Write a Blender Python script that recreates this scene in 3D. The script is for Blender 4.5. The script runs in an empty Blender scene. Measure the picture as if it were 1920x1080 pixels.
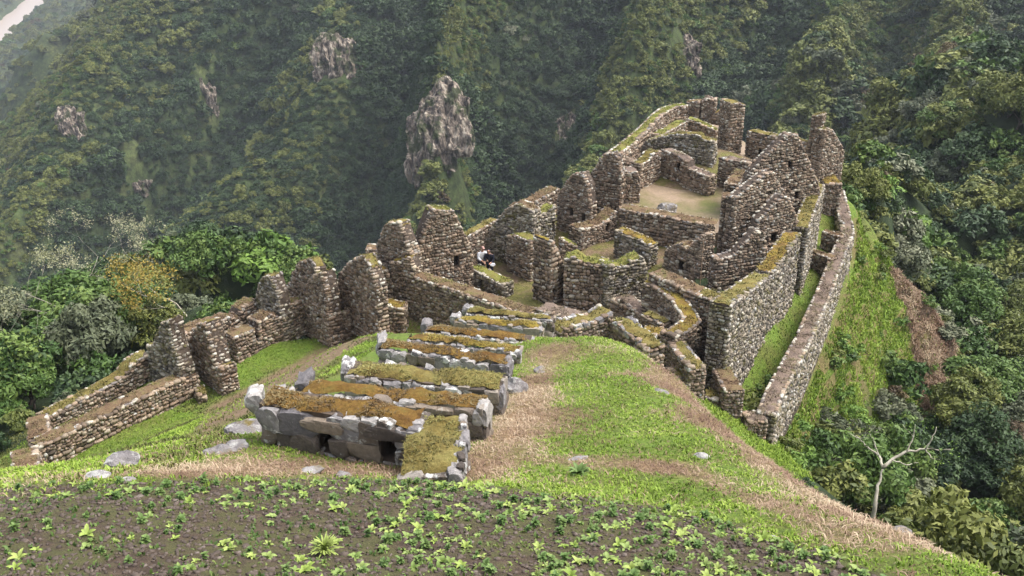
import bpy, bmesh, math, random
import numpy as np
from mathutils import Vector, Matrix, Euler

R_ = math.radians
scene = bpy.context.scene
COL = scene.collection
random.seed(11)
rng = np.random.default_rng(7)

# ------------------------------------------------------------------ camera, sky, sun, exposure
CAMZ, PITCH, FPX = 25.0, R_(25.0), 1884.0
cam_data = bpy.data.cameras.new('camera')
cam_data.sensor_width = 36.0
cam_data.lens = FPX / 1920.0 * 36.0
cam_data.clip_start = 0.5
cam_data.clip_end = 6000.0
cam = bpy.data.objects.new('camera', cam_data)
COL.objects.link(cam)
cam.location = (0, 0, CAMZ)
cam.rotation_euler = (R_(90) - PITCH, 0, 0)
scene.camera = cam

SUN_EL, SUN_AZ = R_(60), R_(80)          # high veiled sun
world = bpy.data.worlds.new('World')
scene.world = world
world.use_nodes = True
wn, wl = world.node_tree.nodes, world.node_tree.links
wn.clear()
w_out = wn.new('ShaderNodeOutputWorld')
w_bg = wn.new('ShaderNodeBackground')
w_sky = wn.new('ShaderNodeTexSky')
w_sky.sky_type = 'NISHITA'
w_sky.sun_disc = False
w_sky.sun_elevation = SUN_EL
w_sky.sun_rotation = SUN_AZ
w_sky.air_density = 1.0
w_sky.dust_density = 4.0
w_hsv = wn.new('ShaderNodeHueSaturation')
w_hsv.inputs['Saturation'].default_value = 0.45      # overcast: pale grey cloud light
wl.new(w_sky.outputs[0], w_hsv.inputs['Color'])
wl.new(w_hsv.outputs[0], w_bg.inputs['Color'])
w_bg.inputs['Strength'].default_value = 0.15
wl.new(w_bg.outputs[0], w_out.inputs[0])

sun_data = bpy.data.lights.new('sun', 'SUN')
sun_data.energy = 1.1
sun_data.angle = R_(45)
sun_data.color = (1.0, 0.98, 0.95)
sun = bpy.data.objects.new('sun', sun_data)
COL.objects.link(sun)
sd = Vector((math.sin(SUN_AZ) * math.cos(SUN_EL), math.cos(SUN_AZ) * math.cos(SUN_EL), math.sin(SUN_EL)))
sun.rotation_euler = (-sd).to_track_quat('-Z', 'Y').to_euler()
sun.location = (0, 0, 120)

scene.view_settings.view_transform = 'Standard'
scene.view_settings.look = 'None'
scene.view_settings.gamma = 1.0
scene.view_settings.use_curve_mapping = False
scene.view_settings.exposure = 1.5
scene.render.engine = 'CYCLES'
scene.cycles.max_bounces = 5
scene.cycles.diffuse_bounces = 3
scene.cycles.volume_bounces = 0
scene.cycles.transparent_max_bounces = 4

# ------------------------------------------------------------------ survey helpers (photo sighting -> place on the ground)
CP, SP = math.cos(PITCH), math.sin(PITCH)
def ray(px, py):
    u = (px - 960.0) / FPX
    v = (py - 540.0) / FPX
    return np.array([u, CP - v * SP, -SP - v * CP])
def P(px, py, z):
    d = ray(px, py)
    t = (z - CAMZ) / d[2]
    return np.array([d[0] * t, d[1] * t, z])
def D(px, py, dist):
    d = ray(px, py)
    d = d / np.linalg.norm(d)
    return np.array([0, 0, CAMZ]) + d * dist
def proj(p):
    p = np.atleast_2d(p)
    x, y, z = p[:, 0], p[:, 1], p[:, 2] - CAMZ
    zc = y * CP - z * SP
    yc = y * SP + z * CP
    zs = np.where(np.abs(zc) < 1e-6, 1e-6, zc)
    return 960 + FPX * x / zs, 540 - FPX * yc / zs, zc

# ------------------------------------------------------------------ noise
def _hash(ix, iy, seed):
    h = (ix.astype(np.int64) * 374761393 + iy.astype(np.int64) * 668265263 + seed * 1442695041) & 0x7fffffff
    h = ((h ^ (h >> 13)) * 1274126177) & 0x7fffffff
    h = h ^ (h >> 16)
    return (h & 0xffff) / 65535.0
def vnoise(x, y, seed=0):
    x = np.asarray(x, float); y = np.asarray(y, float)
    ix, iy = np.floor(x), np.floor(y)
    fx, fy = x - ix, y - iy
    fx = fx * fx * (3 - 2 * fx); fy = fy * fy * (3 - 2 * fy)
    a = _hash(ix, iy, seed); b = _hash(ix + 1, iy, seed)
    c = _hash(ix, iy + 1, seed); d = _hash(ix + 1, iy + 1, seed)
    return (a * (1 - fx) + b * fx) * (1 - fy) + (c * (1 - fx) + d * fx) * fy - 0.5
def fbm(x, y, seed=0, oct=4):
    s, a = 0, 1.0
    for k in range(oct):
        s = s + a * vnoise(x, y, seed + 17 * k)
        x = x * 2.03 + 5.1; y = y * 2.03 + 9.7; a *= 0.5
    return s

# ------------------------------------------------------------------ object helpers
def tag(o, label=None, cat=None, group=None, kind=None):
    if label: o['label'] = label
    if cat: o['category'] = cat
    if group: o['group'] = group
    if kind: o['kind'] = kind
    return o
def link(name, mesh, parent=None, mat=None):
    o = bpy.data.objects.new(name, mesh)
    COL.objects.link(o)
    if mat is not None:
        if len(mesh.materials) == 0: mesh.materials.append(mat)
    if parent is not None: o.parent = parent
    return o
def empty(name, loc, label, cat, group=None, rotz=0.0, scale=1.0):
    o = bpy.data.objects.new(name, None)
    COL.objects.link(o)
    o.empty_display_size = 0.2
    o.location = loc
    o.rotation_euler = (0, 0, rotz)
    o.scale = (scale,) * 3
    return tag(o, label, cat, group)
def mesh_np(name, verts, faces, mat=None, smooth=False):
    me = bpy.data.meshes.new(name)
    verts = np.asarray(verts, dtype=np.float32)
    if isinstance(faces, np.ndarray):
        nf, k = faces.shape
        me.vertices.add(len(verts)); me.vertices.foreach_set('co', verts.ravel())
        me.loops.add(nf * k); me.loops.foreach_set('vertex_index', faces.astype(np.int32).ravel())
        me.polygons.add(nf)
        me.polygons.foreach_set('loop_start', np.arange(0, nf * k, k, dtype=np.int32))
        me.update(calc_edges=True)
    else:
        me.from_pydata([tuple(v) for v in verts], [], faces)
        me.update()
    if smooth:
        me.polygons.foreach_set('use_smooth', np.ones(len(me.polygons), dtype=bool))
    if mat: me.materials.append(mat)
    return me
def set_attr(me, name, vals):
    a = me.attributes.new(name, 'FLOAT', 'POINT')
    a.data.foreach_set('value', np.asarray(vals, dtype=np.float32))

# ------------------------------------------------------------------ materials
class NT:
    def __init__(s, name):
        s.m = bpy.data.materials.new(name); s.m.use_nodes = True
        s.n, s.l = s.m.node_tree.nodes, s.m.node_tree.links
        s.b = s.n['Principled BSDF']
        s.b.inputs['Roughness'].default_value = 0.85
        s.b.inputs['Specular IOR Level'].default_value = 0.25
    def new(s, t, **kw):
        n = s.n.new(t)
        for k, v in kw.items(): setattr(n, k, v)
        return n
    def put(s, sock, v):
        if hasattr(v, 'is_output') or isinstance(v, bpy.types.NodeSocket): s.l.new(v, sock)
        else: sock.default_value = v
    def coord(s, kind='Object'):
        return s.new('ShaderNodeTexCoord').outputs[kind]
    def pos(s):
        return s.new('ShaderNodeNewGeometry').outputs['Position']
    def noise(s, vec, scale, detail=4, rough=0.6):
        n = s.new('ShaderNodeTexNoise')
        s.l.new(vec, n.inputs['Vector']); n.inputs['Scale'].default_value = scale
        n.inputs['Detail'].default_value = detail; n.inputs['Roughness'].default_value = rough
        return n.outputs['Fac']
    def ramp(s, fac, stops, interp='LINEAR'):
        r = s.new('ShaderNodeValToRGB'); s.put(r.inputs['Fac'], fac)
        r.color_ramp.interpolation = interp
        el = r.color_ramp.elements
        while len(el) < len(stops): el.new(0.5)
        for e, (p, c) in zip(el, stops):
            e.position = p
            e.color = (c, c, c, 1) if isinstance(c, (int, float)) else (*c, 1)
        return r.outputs['Color']
    def mix(s, fac, a, b, mode='MIX'):
        n = s.new('ShaderNodeMix', data_type='RGBA', blend_type=mode)
        s.put(n.inputs[0], fac)
        s.put(n.inputs[6], a if not isinstance(a, tuple) else (*a, 1))
        s.put(n.inputs[7], b if not isinstance(b, tuple) else (*b, 1))
        return n.outputs[2]
    def math(s, op, a, b=0.0, clamp=False):
        n = s.new('ShaderNodeMath', operation=op, use_clamp=clamp)
        s.put(n.inputs[0], a); s.put(n.inputs[1], b)
        return n.outputs[0]
    def attr(s, name):
        return s.new('ShaderNodeAttribute', attribute_name=name).outputs['Fac']
    def rnd(s):
        return s.new('ShaderNodeObjectInfo').outputs['Random']
    def color(s, c): s.put(s.b.inputs['Base Color'], c if not isinstance(c, tuple) else (*c, 1))
    def bump(s, h, strength=0.4, dist=0.05):
        n = s.new('ShaderNodeBump'); n.inputs['Strength'].default_value = strength
        n.inputs['Distance'].default_value = dist
        s.l.new(h, n.inputs['Height']); s.l.new(n.outputs[0], s.b.inputs['Normal'])

def stone_mat(name, stops, lichen, lich_col=(0.5, 0.49, 0.45), moss=0.0, moss_col=(0.10, 0.09, 0.02), spread=1.0):
    t = NT(name)
    r = t.math('FRACT', t.math('ADD', t.rnd(), t.attr('rnd')))
    base = t.ramp(r, stops)
    p = t.pos()
    big = t.noise(p, 0.55, 3)
    v = t.noise(p, 9.0, 5, 0.7)
    base = t.mix(0.85, base, t.ramp(v, [(0.25, 0.6), (0.75, 1.4)]), 'MULTIPLY')
    base = t.mix(0.6, base, t.ramp(big, [(0.3, (0.78, 0.74, 0.68)), (0.7, (1.1, 1.1, 0.98))]), 'MULTIPLY')
    # lichen: irregular pale crusts, on some stones much more than on others
    r2 = t.math('FRACT', t.math('MULTIPLY', r, 7.31))
    ln = t.math('ADD', t.noise(p, 5.5, 4, 0.65), t.math('MULTIPLY', r2, 0.32))
    lm = t.ramp(ln, [(lichen, 0.0), (min(lichen + 0.10, 1), 1.0)])
    base = t.mix(lm, base, lich_col)
    if moss > 0:
        mn = t.noise(p, 2.3, 4, 0.6)
        base = t.mix(t.ramp(mn, [(moss, 0.0), (min(moss + 0.12, 1), 0.85)]), base, moss_col)
    t.color(base)
    t.bump(t.noise(p, 11.0, 7, 0.75), 0.9, 0.05)
    t.b.inputs['Roughness'].default_value = 0.85
    return t.m

STONE_A = [(0.0, (0.09, 0.07, 0.056)), (0.16, (0.165, 0.122, 0.092)), (0.34, (0.25, 0.178, 0.13)), (0.50, (0.20, 0.166, 0.132)),
           (0.68, (0.31, 0.24, 0.178)), (0.84, (0.30, 0.214, 0.16)), (0.94, (0.40, 0.335, 0.26)), (1.0, (0.52, 0.475, 0.40))]
STONE_G = [(0.0, (0.09, 0.078, 0.068)), (0.3, (0.19, 0.165, 0.14)), (0.55, (0.26, 0.215, 0.165)), (0.8, (0.32, 0.275, 0.22)), (1.0, (0.46, 0.42, 0.36))]
STONE_L = [(0.0, (0.14, 0.12, 0.115)), (0.35, (0.24, 0.21, 0.20)), (0.65, (0.33, 0.29, 0.25)), (1.0, (0.48, 0.45, 0.40))]
M_STONE = stone_mat('fieldstone', STONE_A, 0.82, moss=0.66)
M_STONEG = stone_mat('fieldstone_mossy', STONE_G, 0.80, moss=0.52, moss_col=(0.115, 0.10, 0.03))
M_COPE = stone_mat('lichened_coping', STONE_L, 0.72, lich_col=(0.56, 0.53, 0.44), moss=0.62, moss_col=(0.15, 0.125, 0.02))
M_BATH = stone_mat('grey_block', [(0, (0.085, 0.07, 0.062)), (0.4, (0.16, 0.13, 0.11)), (0.75, (0.24, 0.195, 0.155)), (1, (0.30, 0.27, 0.245))], 0.80, moss=0.68)
M_BCOPE = stone_mat('grey_lichened_block', [(0, (0.13, 0.12, 0.13)), (0.5, (0.24, 0.225, 0.23)), (1, (0.36, 0.34, 0.33))], 0.76, lich_col=(0.55, 0.54, 0.50), moss=0.66, moss_col=(0.16, 0.11, 0.02))

def core_mat(name, a, b):
    t = NT(name); p = t.pos()
    v = t.new('ShaderNodeTexVoronoi'); t.l.new(p, v.inputs['Vector']); v.inputs['Scale'].default_value = 5.0
    c = t.mix(v.outputs['Distance'], a, b)
    c = t.mix(0.8, c, t.ramp(t.noise(p, 7, 4), [(0.3, 0.6), (0.7, 1.3)]), 'MULTIPLY')
    t.color(c); t.bump(v.outputs['Distance'], 0.7, 0.06)
    return t.m
M_CORE = core_mat('clay_mortar', (0.105, 0.078, 0.058), (0.055, 0.04, 0.03))
t = NT('clay_render'); p = t.pos()
c = t.ramp(t.noise(p, 1.6, 5, .65), [(0.3, (0.17, 0.11, 0.07)), (0.5, (0.26, 0.175, 0.11)), (0.7, (0.33, 0.24, 0.16))])
t.color(c); t.bump(t.noise(p, 7, 6, .7), .7, .05); M_CLAY = t.m

def moss_mat(name, stops, bscale=14, bd=0.06):
    t = NT(name); p = t.pos()
    n = t.noise(p, 1.9, 6, 0.7)
    n2 = t.noise(p, 16, 4, 0.7)
    c = t.ramp(n, stops)
    c = t.mix(0.8, c, t.ramp(n2, [(0.3, 0.55), (0.72, 1.35)]), 'MULTIPLY')
    t.color(c); t.bump(t.noise(p, bscale, 5, 0.75), 0.9, bd)
    t.b.inputs['Roughness'].default_value = 0.95
    t.b.inputs['Specular IOR Level'].default_value = 0.1
    return t.m
M_MOSS_RUST = moss_mat('rust_moss', [(0.28, (0.055, 0.032, 0.016)), (0.42, (0.13, 0.07, 0.022)), (0.55, (0.175, 0.105, 0.028)), (0.72, (0.13, 0.11, 0.032))])
M_MOSS_GOLD = moss_mat('golden_moss', [(0.28, (0.07, 0.045, 0.014)), (0.42, (0.16, 0.10, 0.035)), (0.56, (0.235, 0.17, 0.035)), (0.75, (0.17, 0.155, 0.04))])
M_MOSS_OLIVE = moss_mat('olive_moss', [(0.28, (0.085, 0.05, 0.028)), (0.42, (0.15, 0.115, 0.035)), (0.56, (0.195, 0.16, 0.055)), (0.72, (0.175, 0.165, 0.05))])
M_MOSS_GREEN = moss_mat('green_moss', [(0.28, (0.12, 0.095, 0.03)), (0.45, (0.18, 0.155, 0.05)), (0.62, (0.19, 0.20, 0.045))])
M_EARTHTOP = moss_mat('bare_earth_top', [(0.28, (0.075, 0.05, 0.034)), (0.42, (0.145, 0.092, 0.055)), (0.55, (0.175, 0.125, 0.07)), (0.68, (0.14, 0.125, 0.045))])
M_PURPLE = moss_mat('damp_clay_top', [(0.28, (0.09, 0.068, 0.058)), (0.46, (0.16, 0.118, 0.095)), (0.6, (0.22, 0.165, 0.125)), (0.72, (0.15, 0.13, 0.06))])
MOSS = dict(rust=M_MOSS_RUST, gold=M_MOSS_GOLD, olive=M_MOSS_OLIVE, green=M_MOSS_GREEN, earth=M_EARTHTOP, purple=M_PURPLE)

# ------------------------------------------------------------------ stones: shared rounded, uneven block meshes (unit size)
def stone_mesh(name, mat, seed, rough=0.10, rnd=0.16, flat=False):
    r = random.Random(seed)
    vs, idx, fs = [], {}, []
    g = (-1, 0, 1)
    for x in g:
        for y in g:
            for z in g:
                if x == y == z == 0: continue
                v = Vector((x, y, z)) * 0.5
                k = abs(x) + abs(y) + abs(z)
                f = 1.0 - (0, 0, rnd * 0.55, rnd * 1.15)[k]
                v = v * f + Vector((r.uniform(-rough, rough), r.uniform(-rough, rough), r.uniform(-rough, rough))) * 0.5
                idx[(x, y, z)] = len(vs); vs.append(v)
    for ax in range(3):
        for sg in (-1, 1):
            for a in (-1, 0):
                for b in (-1, 0):
                    q = []
                    for (i, j) in ((a, b), (a + 1, b), (a + 1, b + 1), (a, b + 1)):
                        c = [0, 0, 0]; c[ax] = sg; c[(ax + 1) % 3] = i; c[(ax + 2) % 3] = j
                        q.append(idx[tuple(c)])
                    if sg < 0: q.reverse()
                    fs.append(q)
    return mesh_np(name, [tuple(v) for v in vs], fs, mat, smooth=not flat)
NV = 12
def block_mesh(name, mat, seed, rough, rnd):
    bm = bmesh.new(); bmesh.ops.create_cube(bm, size=1.0)
    bmesh.ops.subdivide_edges(bm, edges=bm.edges, cuts=4, use_grid_fill=True)
    r = random.Random(seed)
    cut = [(Vector((r.choice((-1, 1)), r.choice((-1, 0, 1)), r.choice((-1, 1)))).normalized(), r.uniform(.52, .66)) for _ in range(6)]
    for v in bm.verts:
        c = v.co
        k = (abs(c.x) ** 5 + abs(c.y) ** 5 + abs(c.z) ** 5) ** .2
        c = c * (1 - rnd) + c * (0.5 / max(k, 1e-6)) * rnd * (max(abs(c.x), abs(c.y), abs(c.z)) / .5)
        for (pn, h) in cut:
            e = c.dot(pn) - h
            if e > 0: c = c - pn * e * .85
        nz = fbm(np.array([c.x * 2.4 + seed + c.z]), np.array([c.y * 2.4 + c.z * 1.7]), seed, 3)[0]
        nz2 = fbm(np.array([c.z * 2.4 + seed * 2]), np.array([c.x * 2.4 + c.y * 1.7]), seed + 5, 3)[0]
        v.co = c * (1 + nz * rough * 1.9) + Vector((nz2, nz, nz2)) * rough * .45
    me = bpy.data.meshes.new(name); bm.to_mesh(me); bm.free(); me.materials.append(mat)
    return me
STONES = {}
def stone_set(key, mat, rough=0.10, rnd=0.16):
    STONES[key] = [stone_mesh('stone_' + key, mat, 100 + i, rough, rnd) for i in range(NV)]
stone_set('A', M_STONE, 0.13, 0.2); stone_set('G', M_STONEG, 0.14, 0.22); stone_set('C', M_COPE, 0.16, 0.26)
STONES['B'] = [block_mesh('stone_B', M_BATH, 150 + i, .10, .30) for i in range(NV)]; STONES['D'] = [block_mesh('stone_D', M_BCOPE, 180 + i, .22, .34) for i in range(NV)]
SV = {}
for k, ms in STONES.items():
    SV[k] = []
    for m in ms:
        co = np.empty(len(m.vertices) * 3, dtype=np.float32); m.vertices.foreach_get('co', co)
        f = np.array([list(p.vertices) for p in m.polygons], dtype=np.int32)
        SV[k].append((co.reshape(-1, 3), f))

MIN_PX = 8.0         # narrower stones than this (photo pixels) are joined
STAT = dict(single=0, joined=0)
def lay_stones(root, stones, name='stone', cap=290):
    """stones: list of (matrix(world), key, width_m).  The larger ones are single parts, the rest one joined part."""
    if not stones: return
    loc = Vector(root.location)
    info = []
    for (M, key, w) in stones:
        d = (M.translation - Vector((0, 0, CAMZ))).length
        info.append((w * FPX / d, M, key))
    info.sort(key=lambda t: -t[0])
    off = Matrix.Translation(-loc)
    rest = []
    n = 0
    for (pw, M, key) in info:
        if pw >= MIN_PX and n < cap:
            o = bpy.data.objects.new(name, random.choice(STONES[key]))
            o.parent = root
            o.matrix_basis = off @ M
            COL.objects.link(o)
            n += 1
        else:
            rest.append((M, key))
    STAT['single'] += n; STAT['joined'] += len(rest)
    by = {}
    for M, key in rest: by.setdefault(key, []).append(M)
    for key, Ms in by.items():
        V, F, A, base = [], [], [], 0
        for M in Ms:
            co, f = random.choice(SV[key])
            m = np.array(off @ M, dtype=np.float32)
            V.append(co @ m[:3, :3].T + m[:3, 3]); F.append(f + base); A.append(np.full(len(co), random.random(), dtype=np.float32))
            base += len(co)
        me = mesh_np('stonework', np.concatenate(V), np.concatenate(F), STONES[key][0].materials[0], smooth=True)
        set_attr(me, 'rnd', np.concatenate(A))
        o = link('stonework', me, root)
        o['kind'] = 'stuff'

# ------------------------------------------------------------------ wall builder
STEEP = 1.05        # tops steeper than this carry no moss
BASES = []          # ground points met by the walls
def zfun(pts):
    ss = np.array([p[0] for p in pts]); zz = np.array([p[1] for p in pts])
    return lambda s: float(np.interp(s, ss, zz))

def stones_on_face(out, O, ex, n, L, zb, top, holes, sc, key, ends=False, prot=0.035, jitter=1.0):
    """rough courses on the vertical face through O along ex (unit, horizontal), outward normal n."""
    zmax = max(top(s) for s in np.linspace(0, L, 25))
    zlo = zb
    ang = math.atan2(ex.y, ex.x)
    while zlo < zmax - 0.03:
        h = sc * random.choice((0.11, 0.125, 0.14, 0.16, 0.18, 0.22) if key != 'B' else (0.20, 0.235, 0.27))
        last = False
        if key == 'B' and zlo + h * 1.45 > zmax - .05:
            h = max(.06, zmax - .05 - zlo); last = True
        zc = zlo + h * 0.5
        # solid spans of this course
        N = max(8, int(L / 0.06))
        s = 0.0
        ss = (np.arange(N) + 0.5) * L / N
        ok = np.array([top(q) > zc + h * 0.08 for q in ss])
        for (a, b, z0, z1) in holes:
            if zc > z0 - h * 0.35 and zc < z1 + h * 0.35:
                ok &= ~((ss > a) & (ss < b))
        i = 0
        while i < N:
            if not ok[i]: i += 1; continue
            j = i
            while j < N and ok[j]: j += 1
            a, b = i * L / N, j * L / N
            x = a
            while x < b - 0.04:
                w = h * random.choice((0.7, 0.9, 1.05, 1.2, 1.4, 1.7, 2.1) if key != 'B' else (0.8, 0.95, 1.1, 1.3, 1.6))
                if b - x - w < h * 0.6: w = b - x
                w = min(w, b - x)
                dz = random.uniform(-.04, .04) * jitter * sc
                hh = h * random.uniform(1 - .22 * jitter, 1 + .18 * jitter)
                dp = random.uniform(0.26, 0.34) * min(1.0, sc * 1.2) * (.75 if key == 'B' else 1)
                c = O + ex * (x + w * 0.5) + n * (prot + random.uniform(-0.045, 0.045) - dp * 0.5 + 0.02)
                M = Matrix.Translation((c.x, c.y, zc + dz)) @ Matrix.Rotation(ang, 4, 'Z') @ Matrix.Rotation(random.gauss(0, 0.09) * jitter, 4, 'Y') \
                    @ Matrix.Rotation(random.gauss(0, 0.03), 4, 'Z') @ Matrix.Diagonal((w * 1.03, dp, hh * 1.03, 1))
                out.append((M, 'D' if last and random.random() < .65 else key, w))
                x += w
            i = j
        # the course above sits on this one
        zlo += h
        if last: break

def build_core(root, O, ex, n, L, th, zb, tp, holes, mat, inset=0.05):
    """solid body under the stones with true recesses for niches"""
    brk = sorted(set([round(p[0], 4) for p in tp] + [round(v, 4) for h in holes for v in (h[0], h[1])]))
    brk = [b for b in brk if -1e-6 <= b <= L + 1e-6]
    f = zfun(tp)
    V, F = [], []
    loc = Vector(root.location)
    def v(s, d, z):
        p = O + ex * s - n * d
        V.append((p.x - loc.x, p.y - loc.y, z - loc.z)); return len(V) - 1
    d0, d1 = inset, th - inset * 0.5
    for a, b in zip(brk[:-1], brk[1:]):
        if b - a < 1e-5: continue
        m = (a + b) * 0.5
        za, zb2 = f(a + 1e-5) - 0.03, f(b - 1e-5) - 0.03
        hole = None
        for h in holes:
            if h[0] - 1e-4 <= a and b <= h[1] + 1e-4: hole = h
        if hole:
            z0, z1, dd = hole[2], min(hole[3], min(za, zb2) - 0.05), min(d0 + 0.45, d1 - 0.08)
            F.append((v(a, d0, zb), v(b, d0, zb), v(b, d0, z0), v(a, d0, z0)))
            F.append((v(a, d0, z1), v(b, d0, z1), v(b, d0, zb2), v(a, d0, za)))
            F.append((v(a, dd, z0), v(b, dd, z0), v(b, dd, z1), v(a, dd, z1)))
            F.append((v(a, d0, z0), v(b, d0, z0), v(b, dd, z0), v(a, dd, z0)))
            F.append((v(a, d0, z1), v(a, dd, z1), v(b, dd, z1), v(b, d0, z1)))
            F.append((v(a, d0, z0), v(a, dd, z0), v(a, dd, z1), v(a, d0, z1)))
            F.append((v(b, d0, z0), v(b, d0, z1), v(b, dd, z1), v(b, dd, z0)))
        else:
            F.append((v(a, d0, zb), v(b, d0, zb), v(b, d0, zb2), v(a, d0, za)))
        F.append((v(a, d1, zb), v(a, d1, za), v(b, d1, zb2), v(b, d1, zb)))
        F.append((v(a, d0, za), v(b, d0, zb2), v(b, d1, zb2), v(a, d1, za)))
        F.append((v(a, d0, zb), v(a, d1, zb), v(b, d1, zb), v(b, d0, zb)))
    for s, e in ((brk[0], 1e-5), (brk[-1], -1e-5)):
        z = f(s + e) - 0.03
        F.append((v(s, d0, zb), v(s, d0, z), v(s, d1, z), v(s, d1, zb)))
    for k in range(1, len(brk) - 1):          # vertical risers of stepped tops
        s = brk[k]; zl, zr = f(s - 1e-5) - 0.03, f(s + 1e-5) - 0.03
        if abs(zl - zr) > 0.02:
            F.append((v(s, d0, zl), v(s, d0, zr), v(s, d1, zr), v(s, d1, zl)))
    me = mesh_np('rubble_core', V, F, mat)
    bm = bmesh.new(); bm.from_mesh(me); bmesh.ops.recalc_face_normals(bm, faces=bm.faces); bm.to_mesh(me); bm.free()
    return link('rubble_core', me, root)

def build_cap(root, O, ex, n, L, th, tp, mat, amp=0.05, name='moss_cap'):
    f = zfun(tp)
    ns = max(3, int(L / 0.16)); nd = max(3, int(th / 0.16))
    loc = Vector(root.location)
    s = np.linspace(0.02, L - 0.02, ns + 1); d = np.linspace(0.06, th - 0.06, nd + 1)
    V = []
    sd_ = random.randint(0, 999)
    for a in s:
        za = f(a)
        for b in d:
            e = min(b / th, 1 - b / th, a / max(L, .01) * 3, (1 - a / L) * 3)
            jb = random.uniform(-.06, .07) if (b == d[0] or b == d[-1]) else random.uniform(-.02, .02)
            p = O + ex * float(a + random.uniform(-.03, .03)) - n * float(b + jb)
            nz = float(fbm(np.array([p.x * 1.7]), np.array([p.y * 1.7]), sd_, 3)[0])
            z = za + amp * (min(e, 0.3) / 0.3 * 0.75 - 0.28) + nz * amp * 1.1 + random.uniform(-.012, .012)
            V.append((p.x - loc.x, p.y - loc.y, z - loc.z))
    m = nd + 1
    st_ = [abs(f(s[i + 1]) - f(s[i])) / (s[i + 1] - s[i]) < STEEP for i in range(ns)]
    run = []
    for i in range(ns + 1):
        if i < ns and st_[i]: run.append(i); continue
        if run:
            VV = np.array(V[run[0] * m:(run[-1] + 2) * m]); K = len(run)
            F = np.array([(a * m + j, (a + 1) * m + j, (a + 1) * m + j + 1, a * m + j + 1) for a in range(K) for j in range(nd)], dtype=np.int32)
            me = mesh_np(name, VV, F, mat, smooth=True)
            bm = bmesh.new(); bm.from_mesh(me)
            if sum(fc.normal.z for fc in bm.faces) < 0: bmesh.ops.reverse_faces(bm, faces=bm.faces)
            bm.to_mesh(me); bm.free()
            link(name, me, root)
        run = []
    return None

def coping(out, O, ex, n, L, th, tp, key, sc, front=0.8, back=0.6, key2='A'):
    f = zfun(tp)
    ang = math.atan2(ex.y, ex.x)
    for edge, prob in ((0, front), (1, back)):
        s = 0.0
        while s < L - 0.05:
            w = sc * random.uniform(0.13, 0.34)
            w = min(w, L - s)
            m = s + w * 0.5
            z0, z1 = f(max(0, m - 0.1)), f(min(L, m + 0.1))
            steep = abs(z1 - z0) / 0.2
            if steep < STEEP and random.random() < prob:
                h = sc * random.uniform(0.10, 0.17); dp = sc * random.uniform(0.12, 0.20)
                dd = dp * 0.5 - 0.035 if edge == 0 else th - dp * 0.5 + 0.02
                c = O + ex * m - n * dd
                M = Matrix.Translation((c.x, c.y, f(m) - h * 0.5 + random.uniform(-0.01, 0.035) * sc)) @ Matrix.Rotation(ang + random.gauss(0, .1), 4, 'Z') \
                    @ Matrix.Rotation(random.gauss(0, 0.12) - math.atan(steep) * 0.6 * (1 if z1 > z0 else -1), 4, 'Y') @ Matrix.Diagonal((w * 1.02, dp, h, 1))
                out.append((M, key if random.random() < .62 else key2, w))
            s += w
    # steep broken edges: bare stones right through the thickness
    for (s0, z0), (s1, z1) in zip(tp[:-1], tp[1:]):
        ds, dz = s1 - s0, z1 - z0
        if ds < 1e-4 or abs(dz) / ds < STEEP: continue
        run = math.hypot(ds, dz); q = 0.0
        while q < run:
            h = sc * random.uniform(.13, .22)
            tt = min(1, (q + h * .5) / run); d = 0.0
            while d < th - .04:
                w = min(sc * random.uniform(.18, .38), th - d)
                c = O + ex * (s0 + ds * tt + (.11 if dz > 0 else -.11)) - n * (d + w * .5)
                M = Matrix.Translation((c.x, c.y, z0 + dz * tt - .07)) @ Matrix.Rotation(ang + random.gauss(0, .12), 4, 'Z') @ Matrix.Rotation(random.gauss(0, .15), 4, 'Y') \
                    @ Matrix.Diagonal((sc * random.uniform(.2, .32), w * 1.03, h * 1.1, 1))
                out.append((M, key if random.random() < .5 else key2, w)); d += w
            q += h

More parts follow.
